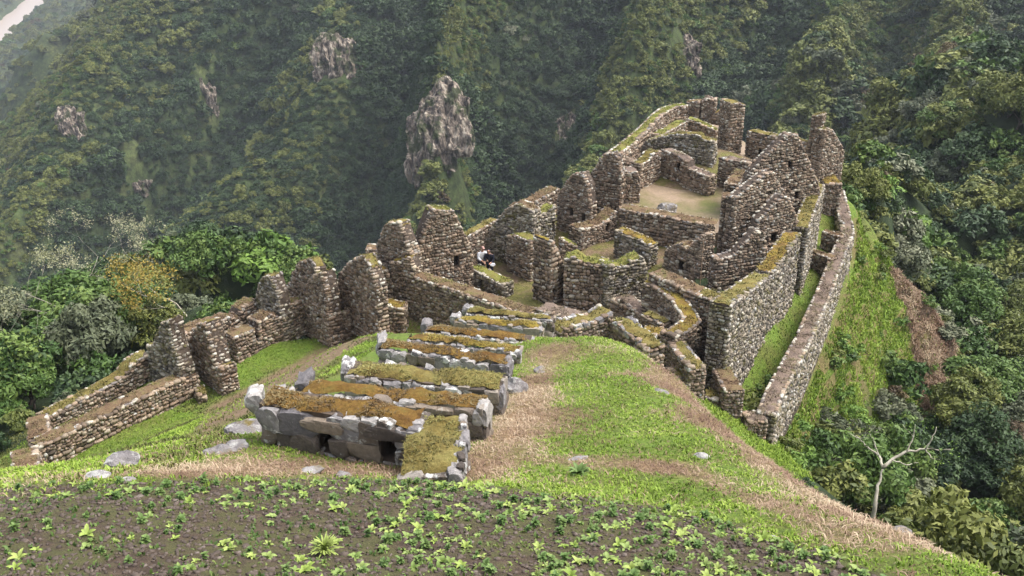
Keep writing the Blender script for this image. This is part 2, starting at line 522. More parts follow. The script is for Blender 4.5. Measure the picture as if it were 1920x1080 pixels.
def wall(name, label, A, B, zr, top=None, th=0.7, base=None, holes=(), cap='olive', key='A', ckey='C', sc=1.0, cat='wall',
         clay=False, group=None, capamp=0.06, cope=(0.8, 0.6), ground=True, endstones=True, depth=0.5, clayend=False, csc=None):
    """A, B: photo sightings of the visible face (its foot, or its top edge when base is given) at height zr (one or two values)."""
    zA, zB = (zr, zr) if not isinstance(zr, tuple) else zr
    if sc == 1.0: sc = 0.94 if A[0] < 660 else 0.84
    a3, b3 = Vector(P(A[0], A[1], zA)), Vector(P(B[0], B[1], zB))
    O = Vector((a3.x, a3.y, 0)); E = Vector((b3.x, b3.y, 0))
    ex = (E - O); L = ex.length; ex = ex / L
    n = Vector((ex.y, -ex.x, 0))
    if n.dot(-(O + E) * 0.5) < 0: n = -n
    def hit(px, py):
        d = Vector(ray(px, py))
        den = d.dot(n)
        t = O.dot(n) / den
        q = d * t
        return ((Vector((q.x, q.y, 0)) - O).dot(ex), q.z + CAMZ)
    if base is None:
        g = min(zA, zB); zb = g - depth
        tp = [hit(*t) for t in top]
        if ground: BASES.append(a3); BASES.append(b3)
    else:
        zb = base - depth; g = base
        tp = [(0, zA), (L, zB)] if top is None else [hit(*t) for t in top]
    lo, hi = tp[0][0], tp[-1][0]
    if top is not None:
        # keep the plan of the face, stretch to the outline sighted
        lo, hi = min(0.0, lo) if lo < 0.6 else 0.0, max(hi, 0.3)
        O = O + ex * lo; L = hi - lo
        tp = [(s - lo, z) for s, z in tp]
        q = []
        last = -1
        for s, z in tp:
            s = max(s, last + 0.015); q.append((s, z)); last = s
        tp = q; L = tp[-1][0]
        if tp[0][0] > 0.001: tp = [(0, tp[0][1])] + tp
    hs = []
    for (x0, y0, x1, y1) in holes:
        s0, za = hit(x0, (y0 + y1) / 2); s1, _ = hit(x1, (y0 + y1) / 2)
        _, zt = hit((x0 + x1) / 2, y0); _, zl = hit((x0 + x1) / 2, y1)
        s0, s1 = sorted((s0 - lo if top is not None else s0, s1 - lo if top is not None else s1))
        s0 = max(0.05, s0); s1 = min(L - 0.05, s1)
        if s1 > s0 + 0.05: hs.append((s0, s1, zl, zt))
    mid = O + ex * (L * 0.5) - n * (th * 0.5)
    root = empty(name, (mid.x, mid.y, zb), label, cat, group)
    build_core(root, O, ex, n, L, th, zb, tp, hs, M_CLAY if clay else M_CORE, inset=0.02 if clay else 0.06)
    f = zfun(tp)
    st = []
    if not clay:
        stones_on_face(st, O, ex, n, L, zb + max(0.0, depth - 0.2), f, hs, sc, key, jitter=.35 if key == 'B' else 1.0)
        for (s0, s1, z0, z1) in hs:           # lintels
            c = O + ex * ((s0 + s1) / 2) + n * (-0.08)
            ang = math.atan2(ex.y, ex.x)
            M = Matrix.Translation((c.x, c.y, z1 + 0.09 * sc)) @ Matrix.Rotation(ang, 4, 'Z') @ Matrix.Diagonal((s1 - s0 + 0.4 * sc, 0.3, 0.19 * sc, 1))
            lay_stones(root, [(M, key, 9.0)], 'lintel')
    if endstones and not clay:
        for s, e, nn in ((0.0, 1e-4, -ex), (L, -1e-4, ex)):
            q = O + ex * s
            if nn.dot(Vector((-q.x, -q.y, 0))) > 0:
                zt = f(s + e)
                if zt - zb < 0.4: continue
                if clayend: continue
                # run along -n from the face
                OO = q - n * th if (Matrix.Rotation(-math.pi / 2, 3, 'Z') @ (n)).dot(nn) > 0 else q
                ee = n if OO != q else -n
                stones_on_face(st, OO, ee, nn, th, zb + max(0.0, depth - 0.2), lambda s_: zt, [], sc, key)
    lay_stones(root, st, 'stone')
    if not cap and cope[0] > .95:      # stone slabs right across a sloping gable edge
        pass
    if cap:
        build_cap(root, O, ex, n, L, th, tp, MOSS[cap], capamp, 'moss_cap' if cap not in ('earth', 'purple') else 'earth_cap')
    cs = []
    coping(cs, O, ex, n, L, th, tp, ckey, csc or sc, *cope, key2=key)
    lay_stones(root, cs, 'coping_stone', 200)
    return root

def curved_wall(name, label, pts, ztop, base, th=0.75, cap='olive', key='A', ckey='C', sc=1.0, cat='wall', depth=0.5, faces=('in', 'out'), cope=(0.85, 0.85)):
    """pts: photo sightings of the middle of the wall top."""
    zt = ztop if isinstance(ztop, (list, tuple)) else [ztop] * len(pts)
    C = [Vector(P(x, y, z)) for (x, y), z in zip(pts, zt)]
    C = [Vector((c.x, c.y, 0)) for c in C]
    zb = base - depth
    cen = sum(C, Vector()) / len(C)
    root = empty(name, (cen.x, cen.y, zb), label, cat)
    st, cs = [], []
    V, F = [], []
    loc = Vector(root.location)
    # offsets mitred at the joints
    N = len(C); left, right = [], []
    for i in range(N):
        t = (C[min(i + 1, N - 1)] - C[max(i - 1, 0)]).normalized()
        m = Vector((-t.y, t.x, 0))
        if 0 < i < N - 1:
            a = (C[i] - C[i - 1]).normalized()
            k = 1.0 / max(0.5, m.dot(Vector((-a.y, a.x, 0))))
        else: k = 1.0
        left.append(C[i] + m * (th * 0.5 * k)); right.append(C[i] - m * (th * 0.5 * k))
    ins = 0.05
    def add(p, z):
        V.append((p.x - loc.x, p.y - loc.y, z - loc.z)); return len(V) - 1
    for i in range(N - 1):
        l0, l1, r0, r1 = left[i], left[i + 1], right[i], right[i + 1]
        l0 = l0.lerp(r0, ins / th); l1 = l1.lerp(r1, ins / th); r0 = r0.lerp(left[i], ins / th); r1 = r1.lerp(left[i + 1], ins / th)
        z0, z1 = zt[i] - .03, zt[i + 1] - .03
        F.append((add(l0, zb), add(l1, zb), add(l1, z1), add(l0, z0)))
        F.append((add(r0, zb), add(r0, z0), add(r1, z1), add(r1, zb)))
        F.append((add(l0, z0), add(l1, z1), add(r1, z1), add(r0, z0)))
    for i in (0, N - 1):
        F.append((add(left[i], zb), add(left[i], zt[i] - .03), add(right[i], zt[i] - .03), add(right[i], zb)))
    me = mesh_np('rubble_core', V, F, M_CORE)
    bm = bmesh.new(); bm.from_mesh(me); bmesh.ops.remove_doubles(bm, verts=bm.verts, dist=1e-4); bmesh.ops.recalc_face_normals(bm, faces=bm.faces); bm.to_mesh(me); bm.free()
    link('rubble_core', me, root)
    # faces
    for i in range(N - 1):
        for (a, b) in ((left[i], left[i + 1]), (right[i + 1], right[i])):
            e = b - a; L = e.length
            if L < 0.05: continue
            e = e / L
            nn = Vector((e.y, -e.x, 0))
            c = (C[i] + C[i + 1]) * 0.5
            if nn.dot(((a + b) * 0.5) - c) < 0: nn = -nn
            za, zb2 = (zt[i], zt[i + 1]) if a is left[i] else (zt[i + 1], zt[i])
            tp = [(0, za), (L, zb2)]
            if nn.dot(-(a + b) * 0.5) > 0:
                stones_on_face(st, a, e, nn, L, zb + max(0, depth - 0.2), zfun(tp), [], sc, key)
            coping(cs, a, e, nn, L, th, tp, ckey, sc, cope[0], 0)
    for i, nn in ((0, C[0] - C[1]), (N - 1, C[-1] - C[-2])):
        nn = nn.normalized()
        if nn.dot(-C[i]) > 0:
            a, b = left[i], right[i]
            e = (b - a).normalized()
            stones_on_face(st, a, e, nn, th, zb + max(0, depth - 0.2), lambda s, z=zt[i]: z, [], sc, key)
    lay_stones(root, st, 'stone')
    # cap
    V, F = [], []
    k = 0
    nd = 5
    rows = []
    for i in range(N - 1):
        q = max(2, int((C[i + 1] - C[i]).length / 0.2))
        for j in range(q + (1 if i == N - 2 else 0)):
            t = j / q
            a = left[i].lerp(left[i + 1], t); b = right[i].lerp(right[i + 1], t)
            rows.append((a, b, zt[i] + (zt[i + 1] - zt[i]) * t))
    for (a, b, z) in rows:
        for j in range(nd + 1):
            t = 0.07 + 0.86 * j / nd
            p = a.lerp(b, t)
            e = min(t, 1 - t, .3) / .3
            V.append((p.x - loc.x, p.y - loc.y, z + 0.06 * (e - .9) + random.uniform(-.02, .03) - loc.z))
    m = nd + 1
    F = np.array([(i * m + j, i * m + j + 1, (i + 1) * m + j + 1, (i + 1) * m + j) for i in range(len(rows) - 1) for j in range(nd)], dtype=np.int32)
    me = mesh_np('moss_cap', V, F, MOSS[cap], smooth=True)
    bm = bmesh.new(); bm.from_mesh(me); bmesh.ops.recalc_face_normals(bm, faces=bm.faces)
    if sum(fc.normal.z for fc in bm.faces) < 0: bmesh.ops.reverse_faces(bm, faces=bm.faces)
    bm.to_mesh(me); bm.free()
    link('moss_cap', me, root)
    lay_stones(root, cs, 'coping_stone', 250)
    return root

# ------------------------------------------------------------------ the walls of the ruin, as surveyed (built further down)
WS = []
def W(name, label, A, B, zr, top=None, **kw):
    WS.append((name, label, A, B, zr, top, kw))
G, S_, PIER = 'ruined_gable', 'wall_ruin', 'stone_pier'
# --- grassy left court
W(S_, 'long low outer wall of the grassy court, beside the forest', (93, 803), (284, 713), 2, [(87, 783), (185, 734), (234, 706), (248, 684), (262, 674), (283, 664)], th=0.75, cap='olive')
W(S_, 'long low inner wall with brown earth top across the grassy court', (84, 883), (372, 740), 2, [(72, 838), (200, 777), (300, 729), (372, 700)], th=0.75, cap='earth', cope=(0.35, 0.3))
W('end_wall_ruin', 'short wall closing the outer corner of the grassy court', (88, 774), (92, 815), 3.0, base=1.9, th=0.8, cap='earth', cope=(.3, .3))
W('end_wall_ruin', 'rust brown end wall running from the court corner up to the planted bed', (70, 834), (77, 917), 3.15, base=1.9, th=0.95, cap='earth', cope=(.25, .3))
W(G, 'pointed gable standing where the long outer court wall ends', (286, 716), (348, 748), 2, [(283, 650), (301, 607), (316, 600), (322, 640), (338, 690)], th=0.7, key='G')
W(G, 'broken gable with lichened slope at the end of the inner court wall', (362, 700), (416, 741), 2, [(355, 636), (371, 606), (384, 605), (394, 648), (404, 688), (412, 690)], th=0.8)
W(S_, 'crenellated wall with three piers along the back of the grassy court', (446, 681), (578, 620), 2,
  [(441, 632), (478, 617), (481, 645), (486, 643), (484, 604), (510, 590), (537, 597), (541, 618), (545, 616), (540, 572), (573, 563)], th=0.85, cap='earth')
W(S_, 'outer wall stepping up between two gables above the forest', (345, 684), (490, 614), 2, [(342, 630), (372, 612), (392, 608), (437, 592), (446, 602), (452, 582), (480, 562), (489, 580)], th=0.8, cap='earth')
W(G, 'small pale gable with a rounded lichened top by the forest edge', (484, 614), (532, 640), 2, [(478, 562), (485, 532), (493, 519), (508, 517), (520, 550), (528, 590)], th=0.65, key='G')
W(G, 'gable half hidden behind the tall court gable with a small window', (548, 592), (603, 630), 2, [(538, 545), (547, 515), (559, 492), (584, 487), (594, 505), (599, 540)], th=0.55)
W(G, 'tall gable with a small window at the upper end of the grassy court', (560, 608), (612, 650), 2, [(556, 562), (586, 516), (603, 510), (611, 545), (611, 590)], th=0.7, holes=[(594, 590, 600, 607)])
W('wall_footing', 'squared wall end projecting below the tall court gable', (597, 641), (614, 652), 2, [(597, 598), (611, 598)], th=1.35, cap='green')
W('stone_block', 'low mossy block at the foot of the broken gable', (372, 757), (398, 752), 2, [(370, 742), (388, 738)], th=0.9, cap='olive', ground=False)
W(G, 'wide sloping gable behind the mossy topped front wall', (636, 600), (692, 640), 2.5, [(630, 546), (636, 512), (655, 491), (680, 478), (694, 500), (704, 535)], th=0.6)
W('stone_block', 'short wall stub between the wide sloping gable and the slim gable', (690, 545), (716, 545), 3, [(689, 468), (712, 470)], th=0.8, cap='earth', ground=False)
W(G, 'slim pinkish gable with a flat mossy top, next to the biggest court gable', (712, 562), (776, 588), 2.8, [(706, 462), (719, 424), (727, 418), (748, 418), (762, 455), (771, 478)], th=0.7)
W('stone_block', 'mossy stub leaning against the slim pinkish gable', (738, 590), (778, 600), 2.6, [(737, 492), (768, 482), (776, 505)], th=0.7, cap='gold', ground=False)
W('stone_block', 'stepped rubble wall below the slim pinkish gable', (700, 595), (755, 590), 2.6, [(701, 506), (728, 507), (736, 532), (752, 545)], th=0.7, cap='gold', ground=False)
W(G, 'biggest court gable with green moss on top and a dark niche', (795, 560), (880, 540), 3, [(778, 481), (789, 452), (800, 421), (811, 394), (850, 394), (862, 417), (871, 437), (879, 454), (887, 475)], th=0.8, cap='green', holes=[(837, 482, 849, 502)])
W(S_, 'mossy topped front wall beside the brown bank', (657, 634), (762, 640), 2, [(661, 577), (682, 562), (722, 572), (757, 580)], th=0.8, cap='gold')
W(S_, 'long front wall with a straight earthen top behind the stepped terrace walls', (760, 513), (988, 590), 5.0, base=2.2, th=0.8, cap='earth', cope=(.5, .35), depth=1.0)
W(S_, 'wall with a bare purplish top beside the last stepped terrace wall', (1003, 580), (1095, 606), 5.0, base=2.6, th=1.0, cap='purple', cope=(.5, .3), depth=1.0)
W('niche_wall_ruin', 'low mossy wall with a niche in front of the two people', (880, 530), (949, 558), 3, [(882, 503), (912, 519), (944, 536)], th=0.75, cap='green', key='G', holes=[(896, 523, 905, 540)])
W(S_, 'outer parapet rising beyond the biggest court gable', (872, 446), (935, 411), 5.0, base=2.6, th=0.6, cap='olive', cope=(.6, .3))
W(G, 'sloping grey gable rising behind the two people', (908, 486), (985, 505), 3, [(911, 455), (918, 432), (934, 407), (951, 390), (970, 382), (985, 388), (1000, 398)], th=0.75, key='G', cap='earth')
W(S_, 'outer parapet below the green bank, joining two gables', (985, 388), (1050, 352), 5.6, base=3.0, th=0.8, cap='earth', cope=(.3, .3))
W(S_, 'wall with slanting mossy top and a dark niche, behind the tall clay tower', (985, 482), (1053, 462), 3.5, [(962, 430), (979, 421), (1029, 395), (1042, 387)], th=0.85, cap='green', key='G', holes=[(1013, 421, 1021, 439)])
W(S_, 'wall linking the tall clay tower with the slanting niche wall', (950, 508), (992, 527), 3, [(952, 442), (968, 441), (985, 450), (993, 455)], th=0.7, cap='green')
W('stone_tower', 'tall tapering tower stub with squared front and a doorway niche', (1031, 574), (1082, 552), 3, [(1038, 451), (1051, 482), (1066, 515), (1082, 545)], th=1.2, cap='gold', sc=1.2, holes=[(1034, 541, 1041, 563)])
W(S_, 'broad front wall with green tufts on its top', (1058, 577), (1140, 586), 3, [(1057, 488), (1075, 481), (1095, 492), (1137, 497)], th=0.95, cap='green', sc=1.1)
W(S_, 'mossy corner wall facing the curved enclosure', (1140, 588), (1214, 572), 3, [(1138, 497), (1170, 501), (1185, 490), (1207, 482), (1214, 505)], th=0.8, cap='green', key='G')
W(S_, 'wall descending in steps beside the mossy corner wall', (1140, 590), (1203, 620), 3, [(1140, 562), (1165, 562), (1184, 578), (1201, 592)], th=0.85, cap='purple', ckey='C', sc=1.1)
W('rubble_wall_ruin', 'collapsed rubble wall along the crest of the grassy knoll', (1050, 622), (1150, 590), 6.5, [(1050, 626), (1066, 612), (1085, 612), (1102, 604), (1120, 604), (1135, 592), (1150, 584)], base=4.0, th=0.9, cap='olive', ckey='D', sc=1.2, csc=1.5, cope=(1, 1))
W('rubble_wall_ruin', 'pale stone wall running down from the knoll crest', (1144, 600), (1214, 652), 6.3, [(1144, 600), (1160, 606), (1172, 620), (1188, 630), (1200, 645), (1214, 654)], base=3.2, th=0.85, cap='olive', ckey='D', sc=1.2, csc=1.5, cope=(1, 1))
W(S_, 'pale topped wall bounding the sunken passage below the knoll', (1252, 642), (1292, 692), 5.0, base=2.6, th=0.75, cap='olive', ckey='D', csc=1.3, cope=(1, 1))
W('stone_block', 'moss covered block at the lower end of the sunken passage', (1268, 709), (1323, 702), 4.4, base=2.0, th=0.9, cap='olive', cope=(.4, .3))
W('stone_block', 'last small mossy wall stub above the right terrace', (1322, 746), (1361, 750), 3.4, base=1.6, th=0.8, cap='olive', cope=(.5, .4))
W(S_, 'narrow wall beside the footpath under the great retaining wall', (1336, 688), (1360, 733), 4.0, base=2.0, th=0.8, cap='earth', cope=(.4, .4))
W('stone_block', 'moss mound at the open end of the curved enclosure', (1206, 627), (1244, 630), 4.5, base=3.0, th=0.9, cap='gold', cope=(.4, .2))
W('stone_block', 'short mossy wall inside the mouth of the curved enclosure', (1203, 588), (1241, 606), 4.5, base=3.0, th=0.6, cap='olive', cope=(.5, .4))
W(S_, 'straight wall with brown top running behind the curved enclosure', (1216, 512), (1302, 551), 5.7, base=3.2, th=0.95, cap='earth', cope=(.5, .4))
W(S_, 'wall with olive moss top meeting the great retaining wall at a corner', (1302, 552), (1371, 573), 6.0, base=2.4, th=0.95, cap='olive', cope=(.6, .5))
W('retaining_wall_ruin', 'great retaining wall, mossy lower stretch above the right terrace', (1382, 724), (1478, 592), 2, [(1370, 573), (1447, 517)], th=0.9, cap='olive', key='G')
W('retaining_wall_ruin', 'great retaining wall, golden topped middle stretch', (1450, 512), (1502, 436), (5.9, 6.3), base=2.0, th=0.85, cap='gold', key='G', cope=(.6, .6))
W('retaining_wall_ruin', 'great retaining wall, far stretch leading to the tall gable', (1516, 427), (1546, 345), 6.2, base=2.0, th=0.8, cap='olive', key='G', cope=(.5, .6))
W('cross_wall_ruin', 'mossy cross wall closing the grass strip of the right terrace', (1503, 500), (1546, 519), 2, [(1508, 469), (1557, 484)], th=0.6, cap='earth')
W('cross_wall_ruin', 'cross wall in the narrow part of the right terrace', (1537, 470), (1571, 479), 2, [(1541, 433), (1578, 445)], th=0.55, cap='earth')
W('cross_wall_ruin', 'cross wall with olive moss at the narrow end of the right terrace', (1545, 388), (1579, 382), 3.0, [(1546, 347), (1578, 351)], th=1.0, cap='olive')
W('end_wall_ruin', 'low wall with damp clay top ending the right terrace', (1404, 790), (1440, 788), 2.9, base=1.4, th=0.8, cap='purple', cope=(.3, .3), depth=1.2)
# --- gabled houses above the retaining wall
W(G, 'lowest of the row of gables above the retaining wall', (1340, 546), (1443, 530), 4.4, [(1342, 487), (1376, 479), (1418, 433), (1435, 436), (1443, 495)], th=0.55, cap=None, cope=(1, 1), ground=False)
W(G, 'small pointed gable with a rusty peak in the gable row', (1395, 505), (1497, 478), 4.4, [(1394, 480), (1423, 413), (1460, 374), (1468, 367), (1479, 371), (1498, 415)], th=0.55, cap=None, cope=(1, 1), holes=[(1441, 438, 1452, 454)], ground=False)
W(G, 'gable with two dark windows in the gable row', (1379, 490), (1485, 455), 4.4, [(1379, 372), (1438, 325), (1451, 323), (1462, 345), (1486, 390)], th=0.55, cap=None, cope=(1, 1), holes=[(1427, 362, 1437, 369), (1424, 379, 1431, 398)], ground=False)
W(G, 'tallest and widest gable of the row, pale sloping edges', (1400, 440), (1536, 415), 4.6, [(1404, 332), (1413, 318), (1478, 252), (1497, 253), (1535, 343), (1539, 362)], th=0.55, cap=None, cope=(1, 1), holes=[(1470, 303, 1478, 316), (1483, 360, 1491, 374)], ground=False)
W(PIER, 'brown clay faced pier beside the lowest gable', (1311, 564), (1341, 567), 4.4, [(1322, 420), (1346, 421)], th=0.8, cap='earth', clay=True, cope=(.2, .2), ground=False)
W(PIER, 'stone pier rising above the plaza wall end', (1343, 484), (1364, 486), 4.4, [(1353, 368), (1375, 371)], th=0.8, cap='earth', ground=False)
W(PIER, 'narrow clay faced pier in front of the gable with two windows', (1364, 489), (1381, 487), 4.4, [(1371, 398), (1386, 398)], th=0.5, cap='earth', clay=True, cope=(0, 0), ground=False)
W(S_, 'hut front with a dark doorway niche below the plaza', (1244, 502), (1314, 540), 4, [(1245, 473), (1253, 463), (1278, 456), (1289, 471), (1296, 456), (1318, 441)], th=0.8, cap='earth', holes=[(1271, 487, 1281, 506)])
W('retaining_wall_ruin', 'plaza retaining wall with brown overgrown top', (1158, 448), (1326, 484), 4, [(1163, 392), (1233, 404), (1300, 418), (1328, 421)], th=1.0, cap='earth')
# --- plaza and far end
W(S_, 'plaza wall with one small window', (1240, 337), (1322, 367), 5.2, [(1240, 280), (1262, 287), (1287, 302), (1291, 316), (1329, 331)], th=0.65, cap='purple', holes=[(1264, 303, 1271, 318)], ground=False)
W(S_, 'left side wall of the plaza with a mossy corner', (1203, 354), (1240, 337), 5.2, [(1202, 308), (1218, 300), (1226, 287), (1240, 283)], th=0.7, cap='olive', ground=False)
W(S_, 'rough ragged wall behind the plaza window wall', (1200, 314), (1334, 334), 5, [(1200, 280), (1211, 264), (1247, 255), (1275, 251), (1310, 252), (1318, 262), (1340, 266)], th=0.7, cap='olive', key='G', ground=False)
W(S_, 'dark wall with bright mossy top at the far end', (1290, 264), (1348, 272), 5, [(1288, 222), (1312, 231), (1344, 246)], th=0.75, cap='green', ground=False)
W(S_, 'mossy diagonal wall inside the far outer wall', (1240, 254), (1289, 227), 7.0, base=5.0, th=0.7, cap='green')
W(PIER, 'squat pier next to the far outer curved wall', (1285, 224), (1313, 227), 5, [(1287, 192), (1312, 190)], th=0.9, cap='earth', ground=False)
W(PIER, 'taller pier with pale ragged top among the far piers', (1315, 227), (1341, 229), 5, [(1316, 190), (1325, 184), (1342, 189)], th=0.9, cap='purple', ground=False)
W(PIER, 'small pier with slanted mossy top among the far piers', (1336, 234), (1352, 236), 5, [(1338, 214), (1354, 205)], th=1.2, cap='gold', ground=False)
W('stone_tower', 'tall leaning tower stub with clay side behind the plaza', (1362, 302), (1386, 299), 5, [(1383, 193), (1398, 197)], th=1.3, cap='olive', ground=False)
W(S_, 'wall with purplish top below the tall leaning tower stub', (1343, 348), (1422, 376), 5.2, [(1349, 296), (1420, 310)], th=0.8, cap='purple', cope=(.3, .3), ground=False)
W(S_, 'short wall with slanting brown top between tower stub and gables', (1385, 347), (1403, 320), 7.0, base=5.2, th=0.8, cap='earth', cope=(.3, .3))
W(S_, 'dark back wall behind the tallest gable', (1395, 300), (1522, 332), 5, [(1407, 247), (1473, 260), (1519, 271)], th=0.75, cap='olive', holes=[(1422, 278, 1428, 290)], ground=False)
W('stone_tower', 'slender tower stub right behind the tallest gable', (1514, 340), (1536, 343), 4.6, [(1522, 218), (1544, 216)], th=0.8, cap='olive', ckey='C', ground=False)
W(S_, 'ragged dark wall at the far right corner', (1538, 345), (1576, 332), 4.6, [(1546, 244), (1560, 242), (1572, 262), (1584, 284)], th=0.7, cap='olive', ground=False)
W('stone_block', 'moss covered ledge below the ragged corner wall', (1548, 345), (1580, 345), 4.9, base=3.0, th=3.2, cap='gold', cope=(.4, .4))
# --- gables left of the plaza
W(G, 'gable with two small windows above the outer parapet', (1050, 428), (1102, 448), 4, [(1045, 368), (1060, 341), (1075, 326), (1092, 325), (1102, 345), (1106, 380)], th=0.55, cap=None, cope=(1, 1), holes=[(1062, 387, 1069, 402), (1084, 397, 1091, 413)])
W(G, 'plain broad gable beside the gable with two small windows', (1100, 398), (1160, 410), 4.4, [(1101, 333), (1118, 311), (1133, 289), (1150, 287), (1160, 300), (1166, 330)], th=0.55, cap=None, cope=(1, 1))
W(PIER, 'broad pier with a pale top at the plaza corner', (1156, 388), (1207, 386), 5, [(1162, 352), (1172, 322), (1195, 322), (1202, 336)], th=1.0, cap='purple', ground=False)
W(S_, 'low wall with purplish top beyond the pale topped pier', (1166, 348), (1206, 354), 5, [(1164, 299), (1203, 309)], th=0.8, cap='purple', cope=(.3, .3), ground=False)
W(S_, 'wall with rusty earthen top and a small window below the plain broad gable', (1088, 468), (1160, 445), 4, [(1090, 430), (1110, 426), (1131, 419), (1158, 395)], th=1.0, cap='earth', holes=[(1136, 418, 1141, 434)])
W(S_, 'dark wall with golden moss top in front of the plaza retaining wall', (1150, 484), (1219, 508), 3.9, [(1155, 432), (1190, 446), (1218, 461)], th=0.75, cap='gold', key='G')
W('stone_block', 'low mossy wall beside the slanting niche wall', (1050, 486), (1086, 486), 3.6, [(1053, 449), (1083, 463)], th=0.6, cap='green')
# --- the eight stepped terrace walls
ZT = [15.9, 14.9, 13.85, 12.75, 11.8, 10.9, 10.0, 9.2]
BW = [((482, 757), (778, 803)), ((560, 737), (905, 768)), ((645, 703), (935, 733)), ((708, 653), (949, 684)), ((762, 636), (970, 660)),
      ((795, 621), (992, 640)), ((851, 601), (1011, 616)), ((873, 586), (1035, 601))]
BL = ['front terrace wall of large grey blocks with two square niches', 'rust mossed terrace wall right behind the front wall with niches',
      'third terrace wall with a row of pale round stones under its moss', 'fourth stepped terrace wall, straw coloured moss on top',
      'fifth stepped terrace wall, bright orange moss on top', 'sixth stepped terrace wall with a tall pale end stone',
      'seventh stepped terrace wall, shorter with golden moss', 'last and lowest of the stepped terrace walls']
BC = ['rust', 'rust', 'olive', 'rust', 'gold', 'rust', 'gold', 'olive']
for i, ((a, b), z, l, c) in enumerate(zip(BW, ZT, BL, BC)):
    W('terrace_wall_ruin', l, a, b, z, base=z - (1.15 if i == 0 else 0.75), th=(0.64, 0.58, 0.76, 0.56, 0.48, 0.48, 0.46, 0.46)[i], cap=c, key='B', ckey='D', sc=(1.25, 1.3, 1.25, 1.15, 1.1, 1.1, 1.05, 1.05)[i], csc=(1.35, 1.15, 1.2, 1.05, 1.0, .9, .9, .9)[i],
      holes=[(594, 808, 622, 850), (712, 823, 742, 866)] if i == 0 else (), cope=((.3, .25), (.25, .25), (.5, .15), (.3, .15), (.25, .15), (.25, .15), (.25, .15), (.25, .15))[i], depth=0.9, capamp=0.13)
W('wing_wall_ruin', 'mossy wing wall sloping down from the front terrace wall', (872, 775), (866, 880), 15.85, base=14.6, th=1.0, cap='olive', key='B', ckey='D', sc=1.15, csc=.7, cope=(.4, 0), depth=0.7, capamp=0.2)

# ------------------------------------------------------------------ terrain: one sheet through surveyed spot heights
SPOT = []
def sp(px, py, dist=None, z=None):
    SPOT.append(tuple(D(px, py, dist) if dist else P(px, py, z)))
for q in [(0, 1080, 11.3), (480, 1080, 11.3), (960, 1080, 11.3), (1400, 1080, 11.6), (0, 917, 15), (250, 907, 15.1), (500, 897, 15.3), (750, 905, 15.3), (960, 917, 15.2), (1300, 962, 14.3), (1560, 1035, 12.8),
          (0, 990, 13), (500, 985, 13.1), (960, 990, 13.1), (650, 884, 16.7), (850, 885, 16.8), (400, 870, 17.2), (225, 880, 17.2), (120, 905, 15.8), (450, 820, 19.0), (380, 850, 18.5),
          (330, 832, 27), (430, 790, 27), (500, 745, 31), (200, 872, 27), (570, 690, 37), (650, 640, 39),
          (960, 880, 17.4), (1060, 800, 21), (1200, 800, 20.6), (1100, 700, 27), (1120, 645, 31.3), (1070, 640, 32), (1180, 650, 30.5), (1000, 760, 23), (1150, 880, 17.2), (1320, 860, 18.6), (1450, 940, 16),
          (1250, 692, 27.2), (1330, 772, 23.6), (1420, 842, 20), (1560, 932, 17), (1700, 1002, 15), (1880, 1082, 13), (980, 860, 18.2)]:
    sp(q[0], q[1], dist=q[2])
for q in [(83, 905, 2), (384, 764, 2), (597, 656, 2), (640, 640, 2.2), (500, 690, 2), (250, 790, 2), (450, 720, 2), (150, 850, 2), (20, 850, 0.8), (20, 800, -1.0), (-150, 850, -1),
          (200, 700, -1.5), (400, 575, -1.5), (120, 720, -3), (60, 690, -8), (250, 610, -9), (400, 545, -12), (150, 540, -24), (-100, 600, -22), (560, 500, -9), (480, 500, -18), (300, 520, -26),
                    (1600, 290, 0), (1660, 330, -9), (1620, 400, 0.6),
          (1250, 590, 3.2), (1290, 640, 3), (1300, 680, 2.4), (1350, 700, 2.2), (1385, 760, 2), (1430, 680, 2), (1480, 600, 2), (1520, 530, 2), (1400, 780, 2), (1540, 450, 2.1), (1555, 405, 2.3),
          (1605, 480, 0.6), (1580, 560, 0.4), (1545, 640, 0.2), (1500, 740, 0), (1465, 815, -0.4), (1640, 540, -2.2), (1600, 660, -2.6), (1560, 760, -3), (1510, 850, -3.0),
          (1690, 620, -5.5), (1650, 720, -5.8), (1620, 820, -6.2), (1720, 560, -5.5), (1790, 650, -8.5), (1815, 700, -10), (1700, 480, -8), (1730, 760, -9.5), (1760, 900, -11), (1620, 900, -8), (1900, 900, -10.5), (1900, 760, -12),
          (1900, 640, -13), (1750, 500, -17), (1900, 480, -16), (1000, 520, 3), (960, 560, 3), (1100, 590, 3), (1170, 640, 3.6), (930, 500, 3), (840, 560, 3), (900, 570, 2.6), (700, 600, 2.4)]:
    sp(q[0], q[1], z=q[2])
for q in [(1750, 400, 140), (1900, 300, 128), (1900, 120, 150), (1760, 170, 195), (1640, 300, 190), (1540, 190, 300), (1850, 40, 345), (1700, 30, 370), (1600, 110, 330),
          (1500, -60, 400), (1500, 20, 380), (1450, 150, 318), (1200, -60, 385), (1200, 20, 368), (1200, 150, 338), (1150, 250, 312), (960, -60, 392), (960, 30, 370), (960, 200, 335), (960, 320, 312), (900, 390, 298),
          (820, 260, 318), (820, 180, 330), (745, 200, 352), (700, 400, 312), (750, -40, 415), (620, 40, 395), (620, 140, 378), (560, 300, 350), (500, 450, 322), (640, 430, 306), (400, -60, 500), (400, 60, 462), (330, 200, 428),
          (230, 60, 490), (190, 140, 462), (130, 250, 435), (60, 400, 412), (300, 470, 350), (0, 520, 395), (300, 330, 388),
          (230, -30, 900), (120, 130, 1000), (60, 230, 880), (0, 340, 720), (170, 40, 1020), (20, 170, 1120), (-150, 300, 1000), (-100, 480, 620)]:
    sp(q[0], q[1], dist=q[2])
RIV = -219.0
